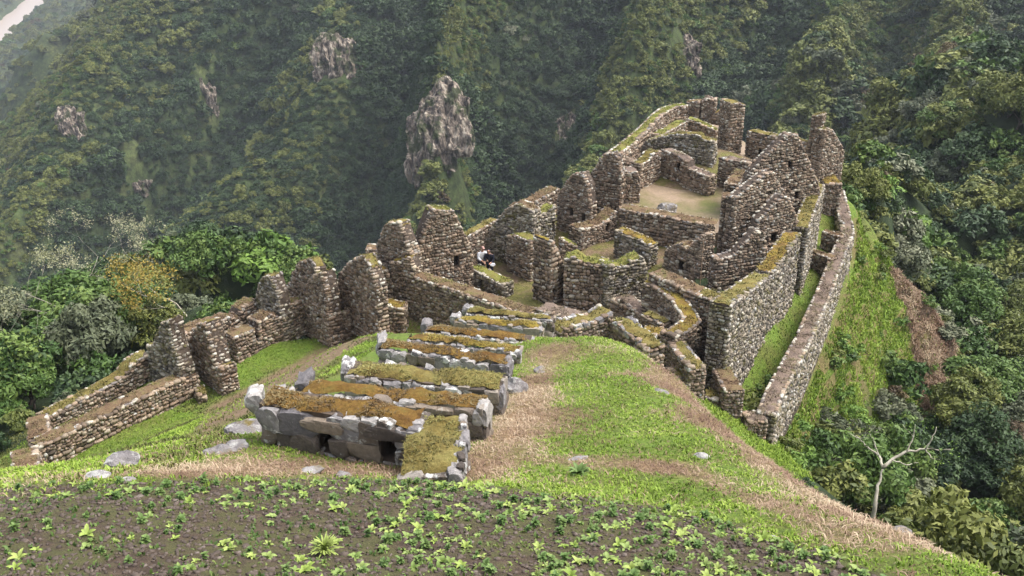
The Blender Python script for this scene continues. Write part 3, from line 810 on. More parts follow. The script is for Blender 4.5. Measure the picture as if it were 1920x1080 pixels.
_rp = [(-560, 1000), (-600, 1130), (-640, 1262), (-672, 1400), (-705, 1540), (-740, 1700), (-790, 1900)]
for (xa, ya), (xb, yb) in zip(_rp[:-1], _rp[1:]):
    for k_ in range(5):
        for o_, dz_ in ((-44, 16), (0, -10), (40, 16)): SPOT.append((xa + (xb - xa) * k_ / 5 + o_, ya + (yb - ya) * k_ / 5, RIV + dz_))
for x, y, z in ((-760, 1300, -185), (-800, 1420, -180), (-830, 1560, -175), (-880, 1750, -170), (-720, 1130, -190), (-900, 1300, -150), (-1000, 1600, -130), (-500, 1100, -195),
                (-400, 1500, -120), (-450, 1300, -150), (-300, 1900, 60), (-900, 2000, -160)):
    SPOT.append((x, y, z))
SPOT += [(0, 2, 21), (-25, 3, 19.5), (28, 3, -6), (0, -30, 30), (-60, -30, 20), (70, -30, 10), (-45, 12, 9), (-60, 40, -8), (55, 25, -9), (90, 20, 2), (120, 70, 6), (160, 140, 15), (140, -20, 25)]
SPOT += [(20, 150, -86), (-30, 170, -112), (-100, 200, -140), (60, 185, -75), (100, 250, -60), (-30, 110, -58), (-80, 120, -70), (-160, 240, -165), (-250, 330, -190), (-200, 100, -90), (-330, 480, -195),
         (-480, 760, -212), (-420, 380, -200), (-560, 940, -216), (-700, 700, -170), (300, 400, 60), (260, 260, 70), (200, 500, 60), (0, 600, 120), (-100, 800, 120), (300, 800, 200), (200, 1500, 300), (-300, 640, -118), (-260, 780, -110), (-380, 900, -160)]
_cr = [D(1190, 655, 30.2), D(1250, 692, 27.2), D(1330, 772, 23.6), D(1420, 842, 20), D(1490, 888, 18.4), D(1560, 932, 17), D(1630, 966, 16), D(1700, 1002, 15), D(1790, 1042, 14), D(1880, 1082, 13), D(2050, 1160, 11.5)]
CRESTX = []
for i_, c_ in enumerate(_cr):
    t_ = _cr[min(i_ + 1, len(_cr) - 1)] - _cr[max(i_ - 1, 0)]
    n_ = np.array([-t_[1], t_[0]]) / np.hypot(t_[0], t_[1])
    if n_[0] < 0: n_ = -n_
    for k_, dz_ in ((0.7, -0.7), (1.6, -2.2), (3.2, -5.2), (6, -9.5), (9.5, -14)):
        zz_ = max(c_[2] + dz_, 2.6 if i_ < 3 else -6.0)
        SPOT.append((c_[0] + n_[0] * k_, c_[1] + n_[1] * k_, zz_))
    CRESTX.append((c_[0] + n_[0] * 1.6, c_[1] + n_[1] * 1.6))
RIM = [((720, 440, 7.5), 3, -.93, .38), ((872, 440, 5.0), 3, -.93, .38), ((935, 403, 5.0), 3.2, -.93, .38), ((985, 382, 5.6), 3.4, -.93, .38), ((1050, 346, 5.6), 3.8, -.93, .38), ((1100, 318, 6.5), 4, -.93, .38), ((1135, 294, 7.0), 4, -.93, .38),
       ((1185, 256, 7.0), 4.3, -.93, .38), ((1245, 201, 7.0), 4.5, -.75, .66), ((1284, 191, 7.0), 4.5, -.2, .98), ((1330, 182, 7.3), 4.5, 0, 1), ((1410, 243, 7.0), 4.5, 0.1, 1), ((1475, 254, 7.3), 4.5, .15, .98), ((1520, 262, 7.3), 4.3, .3, .95), ((1586, 275, 7.0), 4, .8, .6)]
for (q, zg, nx_, ny_) in RIM:
    b_ = P(*q)
    lim = 11 if (q[0] in (720, 872) or q[0] > 1500) else 99
    for k_, z_ in ((0.6, zg), (2.2, zg - 1.5), (5, zg - 5.5), (10, zg - 13), (20, zg - 30), (34, zg - 54)):
        if k_ > lim: continue
        SPOT.append((b_[0] + nx_ * k_, b_[1] + ny_ * k_, z_))
for (name, label, A, B, zr, top, kw) in WS:
    if kw.get('base') is None and kw.get('ground', True):
        SPOT.append(tuple(P(A[0], A[1], zr))); SPOT.append(tuple(P(B[0], B[1], zr)))
SPOT = np.array(SPOT)
keep = []
for i in range(len(SPOT)):
    if all(np.hypot(*(SPOT[i, :2] - SPOT[j, :2])) > 0.6 for j in keep): keep.append(i)
SPOT = SPOT[keep]
def dseg(x, y, pl):
    m = np.full(len(x), 1e9)
    for a, b in zip(pl[:-1], pl[1:]):
        ab = b - a; t = np.clip(((x - a[0]) * ab[0] + (y - a[1]) * ab[1]) / (ab @ ab), 0, 1)
        m = np.minimum(m, np.hypot(x - a[0] - t * ab[0], y - a[1] - t * ab[1]))
    return m
# main gullies and spurs of the mountainside
GULLY = [np.array([D(*q)[:2] for q in l]) for l in [[(560, -30, 475), (520, 40, 452), (430, 190, 425), (310, 330, 395), (210, 480, 375), (150, 580, 365)], [(790, -20, 415), (775, 40, 400), (745, 200, 356), (715, 330, 325), (690, 430, 306)],
                                                    [(1150, -20, 385), (1120, 80, 360), (1040, 200, 330), (960, 300, 312)]]]
SPUR = [np.array([D(*q)[:2] for q in l]) for l in [[(280, -20, 490), (190, 140, 460), (120, 260, 432), (50, 420, 408), (0, 540, 395)], [(700, -30, 410), (600, 150, 378), (500, 320, 350), (400, 470, 335)],
                                                   [(870, 0, 390), (850, 60, 372), (815, 200, 330), (790, 330, 308), (770, 420, 298)], [(1330, -20, 380), (1260, 120, 345), (1180, 240, 315)]]]
def dmin(x, y, L): return np.min([dseg(x, y, l) for l in L], axis=0)
def phi(r): return -np.sqrt(r * r + 2.5)
_d = np.hypot(SPOT[:, None, 0] - SPOT[None, :, 0], SPOT[:, None, 1] - SPOT[None, :, 1])
_n = len(SPOT)
_K = np.zeros((_n + 1, _n + 1)); _K[:_n, :_n] = phi(_d) + np.eye(_n) * 0.12; _K[_n, :_n] = 1; _K[:_n, _n] = 1
_c = np.linalg.solve(_K, np.append(SPOT[:, 2], 0))
def H0(x, y):
    x = np.asarray(x, float).ravel(); y = np.asarray(y, float).ravel()
    out = np.empty(len(x))
    for i in range(0, len(x), 20000):
        r = np.hypot(x[i:i + 20000, None] - SPOT[None, :, 0], y[i:i + 20000, None] - SPOT[None, :, 1])
        out[i:i + 20000] = phi(r) @ _c[:_n] + _c[_n]
    return out
def H(x, y):
    x = np.asarray(x, float).ravel(); y = np.asarray(y, float).ravel()
    z = H0(x, y)
    dist = np.hypot(x, y)
    far = np.clip((dist - 90) / 160, 0, 1)
    # spurs and gullies running down the mountainside
    a = R_(62)
    u = x * math.sin(a) - y * math.cos(a); v = x * math.cos(a) + y * math.sin(a)
    rid = np.abs(vnoise(u / 48 + fbm(v / 110, u / 80, 5, 2) * 0.9, v / 300, 3)) * 2
    land = np.clip((z - RIV - 5) / 40, 0, 1)
    z = z + far * land * ((0.40 - rid) * 50 + fbm(x / 45, y / 45, 21, 4) * 15 + fbm(x / 14, y / 14, 22, 3) * 3.5)
    fm = dist > 200
    if fm.any():
        z[fm] += land[fm] * (14 * np.exp(-(dmin(x[fm], y[fm], SPUR) / 17) ** 2) - 26 * np.exp(-(dmin(x[fm], y[fm], GULLY) / 15) ** 2))
    near = 1 - np.clip((dist - 60) / 60, 0, 1)
    z = z + near * (fbm(x / 2.6, y / 2.6, 31, 4) * 0.16) + (1 - near) * (1 - far) * fbm(x / 9, y / 9, 32, 4) * 1.2
    soil = np.clip((15.8 - dist) / 2, 0, 1)
    z = z + soil * fbm(x / 0.5, y / 0.5, 33, 3) * 0.07
    # old farming steps and rough ground on the outer slope
    m = poly_in(x, y, RSLOPE)
    if m.any():
        zz = z[m] + fbm(x[m] / 4.0, y[m] / 4.0, 41, 4) * 1.1
        st = 1.5; fr = zz / st - np.floor(zz / st)
        z[m] = zz * 0.12 + 0.88 * st * (np.floor(zz / st) + np.clip((fr - 0.66) / 0.34, 0, 1)) + fbm(x[m] / 1.1, y[m] / 1.1, 42, 3) * 0.22
    return np.maximum(z, RIV - 12)
RSLOPE = [tuple(P(*q)[:2]) for q in [(1608, 430, 1), (1645, 440, 0), (1715, 560, -4.5), (1840, 700, -10), (1760, 790, -10), (1640, 830, -7), (1590, 880, -5), (1450, 870, -1), (1470, 815, 0), (1510, 740, .2), (1555, 640, .4), (1588, 560, .6)]]
def relief(x, y):
    a = R_(62)
    u = x * math.sin(a) - y * math.cos(a); v = x * math.cos(a) + y * math.sin(a)
    return np.abs(vnoise(u / 48 + fbm(v / 110, u / 80, 5, 2) * 0.9, v / 300, 3)) * 2
def hit(px, py):
    d = ray(px, py); d = d / np.linalg.norm(d)
    t = np.concatenate([np.arange(6, 120, 0.1), np.arange(120, 2200, 1.0)])
    p = np.array([0, 0, CAMZ]) + t[:, None] * d
    k = np.argmax(p[:, 2] < H(p[:, 0], p[:, 1]))
    return p[k]
def poly_in(x, y, poly):
    x = np.asarray(x); y = np.asarray(y)
    c = np.zeros(x.shape, bool)
    n = len(poly); j = n - 1
    for i in range(n):
        xi, yi = poly[i][:2]; xj, yj = poly[j][:2]
        m = ((yi > y) != (yj > y)) & (x < (xj - xi) * (y - yi) / (yj - yi + 1e-12) + xi)
        c ^= m; j = i
    return c
def axis(segs):
    out = [segs[0][0]]
    for (a, b, s0, s1) in segs:
        x = a
        n = max(2, int(abs(b - a) / ((s0 + s1) / 2)))
        w = np.linspace(s0, s1, n); w = w / w.sum() * (b - a)
        out += list(a + np.cumsum(w))
    return np.array(sorted(set(np.round(out, 4))))
XS = axis([(-1500, -420, 40, 9), (-420, -60, 7, 3), (-60, -24, 2.2, 0.6), (-24, -12, 0.5, 0.3), (-12, 12, 0.25, 0.25), (12, 30, 0.3, 0.5), (30, 60, 0.6, 2.2), (60, 330, 3, 7), (330, 700, 9, 40)])
YS = axis([(-40, 5, 6, 0.4), (5, 22, 0.2, 0.25), (22, 90, 0.35, 0.6), (90, 130, 0.7, 3), (130, 480, 3.5, 5), (480, 2300, 7, 40)])
gx, gy = np.meshgrid(XS, YS)
gz = H(gx, gy).reshape(gx.shape)
ny, nx = gx.shape
ii = (np.arange(ny - 1)[:, None] * nx + np.arange(nx - 1)[None, :]).ravel()
terrF = np.stack([ii, ii + 1, ii + nx + 1, ii + nx], 1)
terrV = np.stack([gx.ravel(), gy.ravel(), gz.ravel()], 1)
def H(x, y):          # height of the built sheet
    x = np.clip(np.asarray(x, float).ravel(), XS[0], XS[-1] - 1e-3); y = np.clip(np.asarray(y, float).ravel(), YS[0], YS[-1] - 1e-3)
    i = np.clip(np.searchsorted(XS, x, 'right') - 1, 0, nx - 2); j = np.clip(np.searchsorted(YS, y, 'right') - 1, 0, ny - 2)
    fx = (x - XS[i]) / (XS[i + 1] - XS[i]); fy = (y - YS[j]) / (YS[j + 1] - YS[j])
    return (gz[j, i] * (1 - fx) + gz[j, i + 1] * fx) * (1 - fy) + (gz[j + 1, i] * (1 - fx) + gz[j + 1, i + 1] * fx) * fy
H0 = H

# plan outlines of what grows where
def plan(pts): return [tuple(hit(*p)[:2]) if len(p) == 2 else tuple(P(*p)[:2]) for p in pts]
BED = [(-30, 3), (4.3, 3)] + [tuple(q) for q in plan([(1640, 1078), (1540, 1034), (1400, 995), (1300, 964), (1100, 935), (960, 918), (850, 905), (650, 898), (500, 898), (250, 908), (0, 918)])] + [(-30, 14)]
CLEAR = [(-60, 2)] + [tuple(P(*q)[:2]) for q in [(-400, 800, 2), (40, 765, 3), (283, 645, 3.4), (480, 560, 4), (600, 520, 3.8)]] + [tuple(P(*q)[:2] + np.array([nx_, ny_]) * 2.6) for (q, zg, nx_, ny_) in RIM] + \
        [tuple(P(*q)[:2]) for q in [(1630, 350, 1.5), (1655, 450, -1), (1705, 555, -5), (1800, 690, -9.5), (1760, 720, -9), (1680, 700, -6.5), (1600, 740, -4), (1530, 850, -3.2), (1480, 880, -2.5)]] + \
        CRESTX[2:] + [(14, 2)]
DIRT = [tuple(P(*q)[:2]) for q in [(1668, 490, -2), (1705, 540, -5), (1790, 640, -8.5), (1835, 705, -10), (1800, 760, -9.5), (1735, 740, -8.5), (1715, 650, -6.5), (1690, 570, -4.5)]]

# ------------------------------------------------------------------ ground surface
tx, ty = terrV[:, 0], terrV[:, 1]
td = np.hypot(tx, ty)
nearm = td < 130
def zone(poly):
    z = np.zeros(len(tx)); z[nearm] = poly_in(tx[nearm], ty[nearm], poly); return z
def soften(a, k=2):
    g = a.reshape(ny, nx).copy()
    for _ in range(k):
        g[1:-1, 1:-1] = (g[1:-1, 1:-1] * 2 + g[:-2, 1:-1] + g[2:, 1:-1] + g[1:-1, :-2] + g[1:-1, 2:]) / 6
    return g.ravel()
PATH = plan([(600, 654), (660, 630), (757, 602), (700, 634), (600, 690), (520, 745), (440, 790), (395, 812), (340, 840), (384, 768), (470, 722)])
INNER = [tuple(P(*q)[:2]) for q in [(648, 632, 2.2), (640, 600, 2.5), (720, 540, 3), (880, 480, 3), (985, 400, 4), (1050, 360, 4.5), (1200, 260, 5), (1340, 200, 5), (1540, 250, 5), (1545, 345, 5), (1500, 430, 4.5),
         (1440, 520, 4.5), (1370, 575, 4.5), (1372, 740, 2.5), (1300, 705, 3), (1240, 655, 4), (1160, 620, 4), (1060, 612, 4), (1000, 600, 4), (860, 600, 4), (760, 605, 3)]]
TERRACE = [tuple(P(*q)[:2]) for q in [(1375, 770, 2), (1382, 722, 2), (1478, 590, 2), (1507, 505, 2), (1548, 518, 2), (1520, 600, 2), (1450, 760, 2), (1420, 790, 2)]]
crest = np.array([hit(*q)[:2] for q in [(1190, 655), (1250, 700), (1330, 785), (1420, 855), (1560, 945), (1700, 1015), (1880, 1079)]])
bathfoot = np.array([hit(*q)[:2] for q in [(330, 885), (480, 878), (700, 888), (870, 890), (940, 850), (985, 770), (1010, 700), (1040, 650)]])
midline = np.array([hit(*q)[:2] for q in [(1000, 862), (1150, 870), (1300, 885), (1480, 960), (1600, 1010)]])
def dryness(x, y):
    n = fbm(x / 1.3, y / 1.3, 51, 4)
    a = np.exp(-(dseg(x, y, crest) / 0.8) ** 2) * 0.9
    b = np.exp(-(dseg(x, y, bathfoot) / 0.75) ** 2) * 1.0
    c = np.exp(-(dseg(x, y, midline) / 0.45) ** 2) * 0.75
    return np.clip(np.maximum(np.maximum(a, b), c) + n * 0.75 - 0.14, 0, 1)
z_bed = np.zeros(len(tx)); _e = fbm(tx[nearm] / .55, ty[nearm] / .55, 57, 4) * .7
z_bed[nearm] = poly_in(tx[nearm] + _e * .4, ty[nearm] + _e, BED); z_bed = soften(z_bed, 1)
z_clear = soften(zone(CLEAR), 2)
z_inner = soften(zone(INNER), 1)
z_path = soften(zone(PATH), 1)
z_dirt = soften(zone(DIRT), 1)
z_terr = soften(zone(TERRACE), 1)
z_dry = np.zeros(len(tx)); mm = nearm & (td < 60)
z_dry[mm] = dryness(tx[mm], ty[mm]) * (z_clear[mm] > 0.5) * (ty[mm] < 33)

t = NT('ground'); p = t.pos()
n1 = t.noise(p, 0.8, 6, 0.65); n2 = t.noise(p, 6.0, 6, 0.7); n3 = t.noise(p, 0.06, 5, 0.6)
forest = t.ramp(n1, [(0.3, (0.012, 0.02, 0.008)), (0.55, (0.028, 0.045, 0.014)), (0.75, (0.05, 0.06, 0.022))])
grass = t.ramp(n2, [(0.28, (0.06, 0.095, 0.014)), (0.5, (0.125, 0.195, 0.024)), (0.72, (0.19, 0.26, 0.042))])
olive = t.ramp(n2, [(0.28, (0.07, 0.062, 0.02)), (0.5, (0.135, 0.125, 0.035)), (0.72, (0.19, 0.185, 0.05))])
straw = t.ramp(n2, [(0.25, (0.10, 0.055, 0.032)), (0.5, (0.22, 0.135, 0.075)), (0.72, (0.34, 0.235, 0.13))])
n4 = t.noise(p, 1.7, 5, 0.65)
soil = t.ramp(n2, [(0.3, (0.042, 0.029, 0.021)), (0.5, (0.085, 0.058, 0.04)), (0.72, (0.15, 0.105, 0.07))])
clay = t.ramp(n2, [(0.25, (0.12, 0.075, 0.045)), (0.5, (0.20, 0.135, 0.08)), (0.75, (0.27, 0.195, 0.125))])
turf = t.mix(t.ramp(n1, [(0.42, 0.0), (0.60, 0.6)]), grass, olive)
sx = t.new('ShaderNodeSeparateXYZ'); t.l.new(t.new('ShaderNodeNewGeometry').outputs['True Normal'], sx.inputs[0])
turf = t.mix(t.ramp(sx.outputs['Z'], [(0.30, 0.6), (0.55, 0.0)]), turf, straw)
scrub = t.ramp(n3, [(0.3, (0.022, 0.036, 0.010)), (0.5, (0.042, 0.06, 0.016)), (0.68, (0.07, 0.08, 0.024))])
scrub = t.mix(1.0, scrub, t.ramp(t.noise(p, 0.45, 9, 0.8), [(0.38, 0.25), (0.5, 0.9), (0.62, 1.7)]), 'MULTIPLY')
forest = t.mix(t.attr('far'), forest, scrub)
c = t.mix(t.attr('clear'), forest, turf)
c = t.mix(t.attr('inner'), c, t.mix(t.ramp(n1, [(0.40, 0.0), (0.56, 1.0)]), clay, olive))
c = t.mix(t.attr('path'), c, t.mix(t.ramp(n1, [(0.5, 0.0), (0.62, 0.7)]), clay, olive))
c = t.mix(t.attr('dirt'), c, t.mix(t.ramp(n1, [(0.40, 0.0), (0.55, 0.9)]), straw, olive))
c = t.mix(t.attr('dry'), c, straw)
soil = t.mix(t.ramp(n4, [(0.42, 0.0), (0.58, 0.85)]), soil, (0.10, 0.10, 0.035))
c = t.mix(t.attr('bed'), c, soil)
t.color(c); t.bump(t.noise(p, 12, 6, 0.75), 1.0, 0.09); M_GROUND = t.m
tm = mesh_np('ground', terrV, terrF, M_GROUND, smooth=True)
for nme, a in (('clear', z_clear), ('inner', z_inner), ('path', z_path), ('dirt', z_dirt), ('dry', z_dry), ('bed', z_bed), ('far', np.clip((td - 170) / 120, 0, 1))): set_attr(tm, nme, a)
tag(link('ground', tm), 'steep green mountain ground with the ruin ridge', kind='structure')

# river in the valley
t = NT('muddy_river'); t.color((0.36, 0.29, 0.24)); t.b.inputs['Roughness'].default_value = 0.3
t.bump(t.noise(t.pos(), 0.25, 3), 0.3, 0.3)
rv = [(-1400, 900, RIV), (-300, 900, RIV), (-300, 2200, RIV), (-1400, 2200, RIV)]
tag(link('river', mesh_np('river', rv, [(0, 1, 2, 3)], t.m)), 'pale muddy river in the far valley', kind='structure')

# levelled floors of the upper rooms and the plaza
t = NT('trodden_earth'); p = t.pos()
n1 = t.noise(p, 0.30, 4, 0.6); n2 = t.noise(p, 8, 5, 0.7)
c = t.ramp(n1, [(0.36, (0.11, 0.115, 0.03)), (0.46, (0.185, 0.145, 0.075)), (0.56, (0.28, 0.205, 0.14)), (0.7, (0.22, 0.165, 0.105))])
c = t.mix(0.6, c, t.ramp(n2, [(0.3, 0.6), (0.7, 1.25)]), 'MULTIPLY')
t.color(c); t.bump(n2, 0.4, 0.03); t.b.inputs['Roughness'].default_value = 0.6; M_TROD = t.m
def slab(name, pts, z, mat, label, deep=3.5):
    pts = [Vector((q[0], q[1], 0)) for q in pts]
    bm = bmesh.new()
    vs = [bm.verts.new((q.x, q.y, z)) for q in pts]
    f = bm.faces.new(vs)
    if f.normal.z < 0: f.normal_flip()
    r = bmesh.ops.extrude_face_region(bm, geom=[f])
    for v in [g for g in r['geom'] if isinstance(g, bmesh.types.BMVert)]: v.co.z -= deep
    bmesh.ops.recalc_face_normals(bm, faces=bm.faces)
    me = bpy.data.meshes.new(name); bm.to_mesh(me); bm.free(); me.materials.append(mat)
    return tag(link(name, me), label, kind='structure')
PLAZA = [P(*q)[:2] for q in [(1167, 402, 5.2), (1154, 372, 5.2), (1166, 340, 5.2), (1205, 290, 5.2), (1250, 232, 5.2), (1290, 224, 5.2), (1350, 236, 5.2), (1405, 272, 5.2), (1520, 308, 5.2), (1540, 350, 5.2),
                              (1500, 415, 5.2), (1405, 428, 5.2), (1350, 436, 5.2), (1324, 438, 5.2)]]
slab('plaza_floor', PLAZA, 5.2, M_TROD, 'trodden earth floor of the plaza')
INNERF = [P(*q)[:2] for q in [(1308, 545, 6), (1366, 563, 6), (1441, 508, 6), (1495, 437, 6.2), (1539, 348, 6.2), (1410, 430, 4.6), (1345, 450, 4.6), (1303, 505, 4.2)]]
slab('room_floor', INNERF, 4.4, M_GROUND, 'grassy floor of the rooms above the retaining wall')

# ------------------------------------------------------------------ walls
for (name, label, A, B, zr, top, kw) in WS:
    wall(name, label, A, B, zr, top, **kw)
curved_wall('curved_wall_ruin', 'curved enclosure wall with a broad golden mossy top', [(1214, 525), (1230, 530), (1246, 538), (1261, 549), (1274, 562), (1285, 577), (1293, 590), (1297, 599), (1283, 611), (1268, 619), (1252, 627)], 5.3, 3.0, th=0.75, cap='gold')
curved_wall('curved_wall_ruin', 'outer wall curving round the far end above the ravine', [(1135, 298), (1160, 279), (1185, 260), (1210, 238), (1232, 215), (1245, 205), (1258, 200), (1270, 197), (1284, 195)], 7.0, 4.0, th=0.8, cap='green')
PAR = [(1571, 355), (1579, 385), (1588, 420), (1589, 436), (1577, 462), (1566, 490), (1545, 545), (1526, 588), (1506, 634), (1480, 682), (1455, 728), (1436, 776)]
curved_wall('parapet_ruin', 'long curved parapet with pale stones along the right terrace edge', PAR, [3.6, 3.4, 3.2] + [3.0] * 9, 0.4, th=0.75, cap='purple', key='G', ckey='C', depth=0.8)

def block(root, c, size, rot, key):
    M = Matrix.Translation(c) @ Euler(rot).to_matrix().to_4x4() @ Matrix.Diagonal((*size, 1))
    lay_stones(root, [(M, key, 9.0)], 'end_stone')
# big upright stones that end the terrace walls
for (lab, px, py, z, s) in [('front terrace wall of large', 478, 748, 15.68, (.3, .55, .42)), ('rust mossed terrace wall right', 572, 724, 14.72, (.32, .5, .42)), ('third terrace wall', 654, 690, 13.66, (.3, .7, .4)),
                            ('fourth stepped', 716, 646, 12.6, (.28, .5, .42)), ('sixth stepped', 801, 613, 10.75, (.3, .45, .45)), ('seventh stepped', 856, 597, 9.85, (.36, .45, .36)), ('last and lowest', 878, 581, 9.05, (.34, .42, .36))]:
    for o in COL.objects:
        if o.parent is None and str(o.get('label', '')).startswith(lab): root = o
    block(root, Vector(P(px, py, z)), s, (random.uniform(-.1, .1), random.uniform(-.12, .12), random.uniform(-.2, .2)), 'D')

# ------------------------------------------------------------------ boulders and outcrops
t = NT('boulder_rock'); p = t.pos()
c = t.ramp(t.noise(p, 2.2, 6, 0.7), [(0.3, (0.10, 0.09, 0.09)), (0.5, (0.22, 0.20, 0.195)), (0.7, (0.38, 0.36, 0.34))])
c = t.mix(t.ramp(t.noise(p, 4.5, 5, 0.7), [(0.52, 0), (0.62, .8)]), c, (0.46, 0.45, 0.41))
c = t.mix(t.ramp(t.noise(p, 1.6, 4), [(0.56, 0), (0.66, 0.9)]), c, (0.15, 0.11, 0.02))
t.color(c); t.bump(t.noise(p, 9, 6, 0.75), 0.8, 0.08); M_ROCK = t.m
t = NT('cliff_rock'); p = t.pos()
mp = t.new('ShaderNodeMapping'); t.l.new(p, mp.inputs[0]); mp.inputs['Scale'].default_value = (0.8, 0.8, 0.22)
v = t.noise(mp.outputs[0], 1.0, 6, 0.65)
c = t.ramp(v, [(0.36, (0.035, 0.028, 0.026)), (0.46, (0.13, 0.105, 0.085)), (0.54, (0.33, 0.265, 0.205)), (0.64, (0.58, 0.50, 0.40))])
c = t.mix(t.ramp(t.noise(p, 0.22, 5), [(0.50, 0), (0.58, .9)]), c, (0.05, 0.065, 0.02))
t.color(c); t.bump(t.noise(p, 0.7, 8, 0.75), 1.0, 1.6); M_CLIFF = t.m
def rock_mesh(name, seed, size, mat, sub=3, amp=0.35, facet=0.0):
    bm = bmesh.new(); bmesh.ops.create_icosphere(bm, subdivisions=sub, radius=1.0)
    r = random.Random(seed)
    planes = [(Vector((r.gauss(0, 1), r.gauss(0, 1), r.gauss(0, 1))).normalized(), r.uniform(0.55, 0.85)) for _ in range(14)]
    for v in bm.verts:
        d = v.co.normalized()
        rad = 1.0
        for (pn, h) in planes:
            k = d.dot(pn)
            if k > 1e-3: rad = min(rad, h / k)
        q = d * 2.2 + Vector((seed, seed * .7, 0))
        nz = float(fbm(np.array([q.x + q.z * .6]), np.array([q.y + q.z * .8]), seed, 4)[0])
        v.co = d * (rad + nz * amp)
        v.co = Vector((v.co.x * size[0], v.co.y * size[1], v.co.z * size[2]))
    me = bpy.data.meshes.new(name); bm.to_mesh(me); bm.free()
    me.materials.append(mat)
    return me
BOULD = [('boulder', 'large white lichened boulder at the edge of the planted bed', (228, 874), (.30, .26, .27), 0.4, M_ROCK),
         ('rock_slab', 'big flat grey slab leaning beside the front terrace wall', (462, 812), (.55, .42, .16), 0.2, M_ROCK),
         ('boulder', 'grey rock below the flat slab beside the front terrace wall', (415, 850), (.30, .24, .14), 0.9, M_ROCK),
         ('boulder', 'mossy rock between the slab and the lower grey rock', (445, 842), (.32, .26, .13), 1.6, M_ROCK),
         ('boulder', 'small rock at the left of the flat slab', (388, 852), (.2, .16, .1), .9, M_ROCK),
         ('boulder', 'half sunk grey rock below the first niche', (583, 884), (.26, .2, .1), .2, M_ROCK),
         ('boulder', 'small sunk stone below the second niche', (642, 893), (.17, .14, .08), .6, M_ROCK),
         ('boulder', 'flat rock under the end wall of the court', (180, 897), (.24, .2, .08), .1, M_ROCK),
         ('boulder', 'row stone at the left edge of the bed', (238, 903), (.16, .12, .06), .1, M_ROCK),
         ('boulder', 'dark lichened rock heap beside the stepped walls', (965, 735), (.34, .34, .42), .5, M_ROCK),
         ('boulder', 'flat grey rock near the dark lichened heap', (1012, 698), (.24, .2, .12), 1.2, M_ROCK),
         ('boulder', 'long pale rock crossing the dry grass of the knoll', (1085, 862), (.22, .12, .05), .2, M_ROCK),
         ('boulder', 'white rock in the dry grass on the knoll crest', (1315, 858), (.2, .13, .07), .3, M_ROCK),
         ('boulder', 'pale stone higher on the knoll crest', (1240, 735), (.28, .14, .07), 2.4, M_ROCK),
         ('boulder', 'grey stone lying at the outer edge of the crest', (1605, 925), (.14, .12, .07), .3, M_ROCK),
         ('boulder', 'brownish stone on the outer edge of the slope', (1690, 998), (.16, .12, .07), .3, M_ROCK),
         ('boulder', 'pale stone among the seedlings by the crest', (1448, 1012), (.09, .08, .06), .3, M_ROCK)]
for i, (nm, lab, (px, py), sz, rz, mt) in enumerate(BOULD):
    q = hit(px, py)
    me = rock_mesh(nm, 40 + i, sz, mt, 3, 0.18)
    o = link(nm, me); o.location = (q[0], q[1], H([q[0]], [q[1]])[0] + sz[2] * 0.05); o.rotation_euler = (0, 0, rz)
    tag(o, lab, 'rock')
o = link('boulder', rock_mesh('boulder', 77, (.85, .7, .42), M_ROCK, 3, 0.12)); q = P(1252, 396, 5.2); o.location = (q[0], q[1], 5.35)
tag(o, 'smooth dark boulder lying on the plaza floor', 'rock')
CLIFFS = [('tall pale pinkish cliff face in the forested slope above the gables', (825, 262), (11.5, 16, 4.5)), ('dark broken cliff below the summit spur, split by clefts', (632, 130), (10, 13, 5)),
          ('round grey outcrop on the hazy left spur', (140, 230), (6.5, 8, 4)), ('narrow grey cliff streak above the outer curved wall', (1072, 265), (6, 14, 4)),
          ('slim pale cliff streak high on the middle spur', (392, 190), (4, 12, 3.5)), ('small brown cliff patch high above the ruin', (1290, 110), (5.5, 8, 3.5)),
          ('low dark outcrop in the bushes of the left slope', (262, 352), (6, 4, 2.5)), ('grey outcrop at the foot of the left slope', (295, 480), (5, 5, 2.5))]
CL = []
for i, (lab, (px, py), sz) in enumerate(CLIFFS):
    q = hit(px, py)
    e_ = 6.0
    gx_ = (H0([q[0] + e_], [q[1]])[0] - H0([q[0] - e_], [q[1]])[0]) / (2 * e_); gy_ = (H0([q[0]], [q[1] + e_])[0] - H0([q[0]], [q[1] - e_])[0]) / (2 * e_)
    nr = Vector((-gx_, -gy_, 1)).normalized()
    # cliffs stand steeper than the slope around them
    nr = (nr + Vector((-q[0], -q[1], 0)).normalized() * 0.9).normalized()
    up = (Vector((0, 0, 1)) - nr * nr.z).normalized(); rt = up.cross(nr)
    cm = rock_mesh('cliff_outcrop', 200 + i, sz, M_CLIFF, 6, 0.35)
    co_ = np.empty(len(cm.vertices) * 3); cm.vertices.foreach_get('co', co_); co_ = co_.reshape(-1, 3)
    rg = 1 - np.abs(fbm(co_[:, 0] / 2.2 + co_[:, 1] / 30, co_[:, 1] / 7.0, 60 + i, 4)) * 2
    rg2 = fbm(co_[:, 0] / 1.1, co_[:, 1] / 1.6, 80 + i, 3)
    co_[:, 2] += (rg - .5) * 2.2 + rg2 * 1.0; co_[:, 0] += fbm(co_[:, 1] / 6.0, co_[:, 2] / 6.0, 90 + i, 3) * 1.6
    cm.vertices.foreach_set('co', co_.astype(np.float32).ravel()); cm.update()
    o = link('cliff_outcrop', cm)
    Mr = Matrix((rt, up, nr)).transposed().to_4x4()
    o.matrix_basis = Matrix.Translation(Vector(q) - nr * (sz[2] * 0.15)) @ Mr
    tag(o, lab, 'cliff'); CL.append((q[0], q[1], sz))

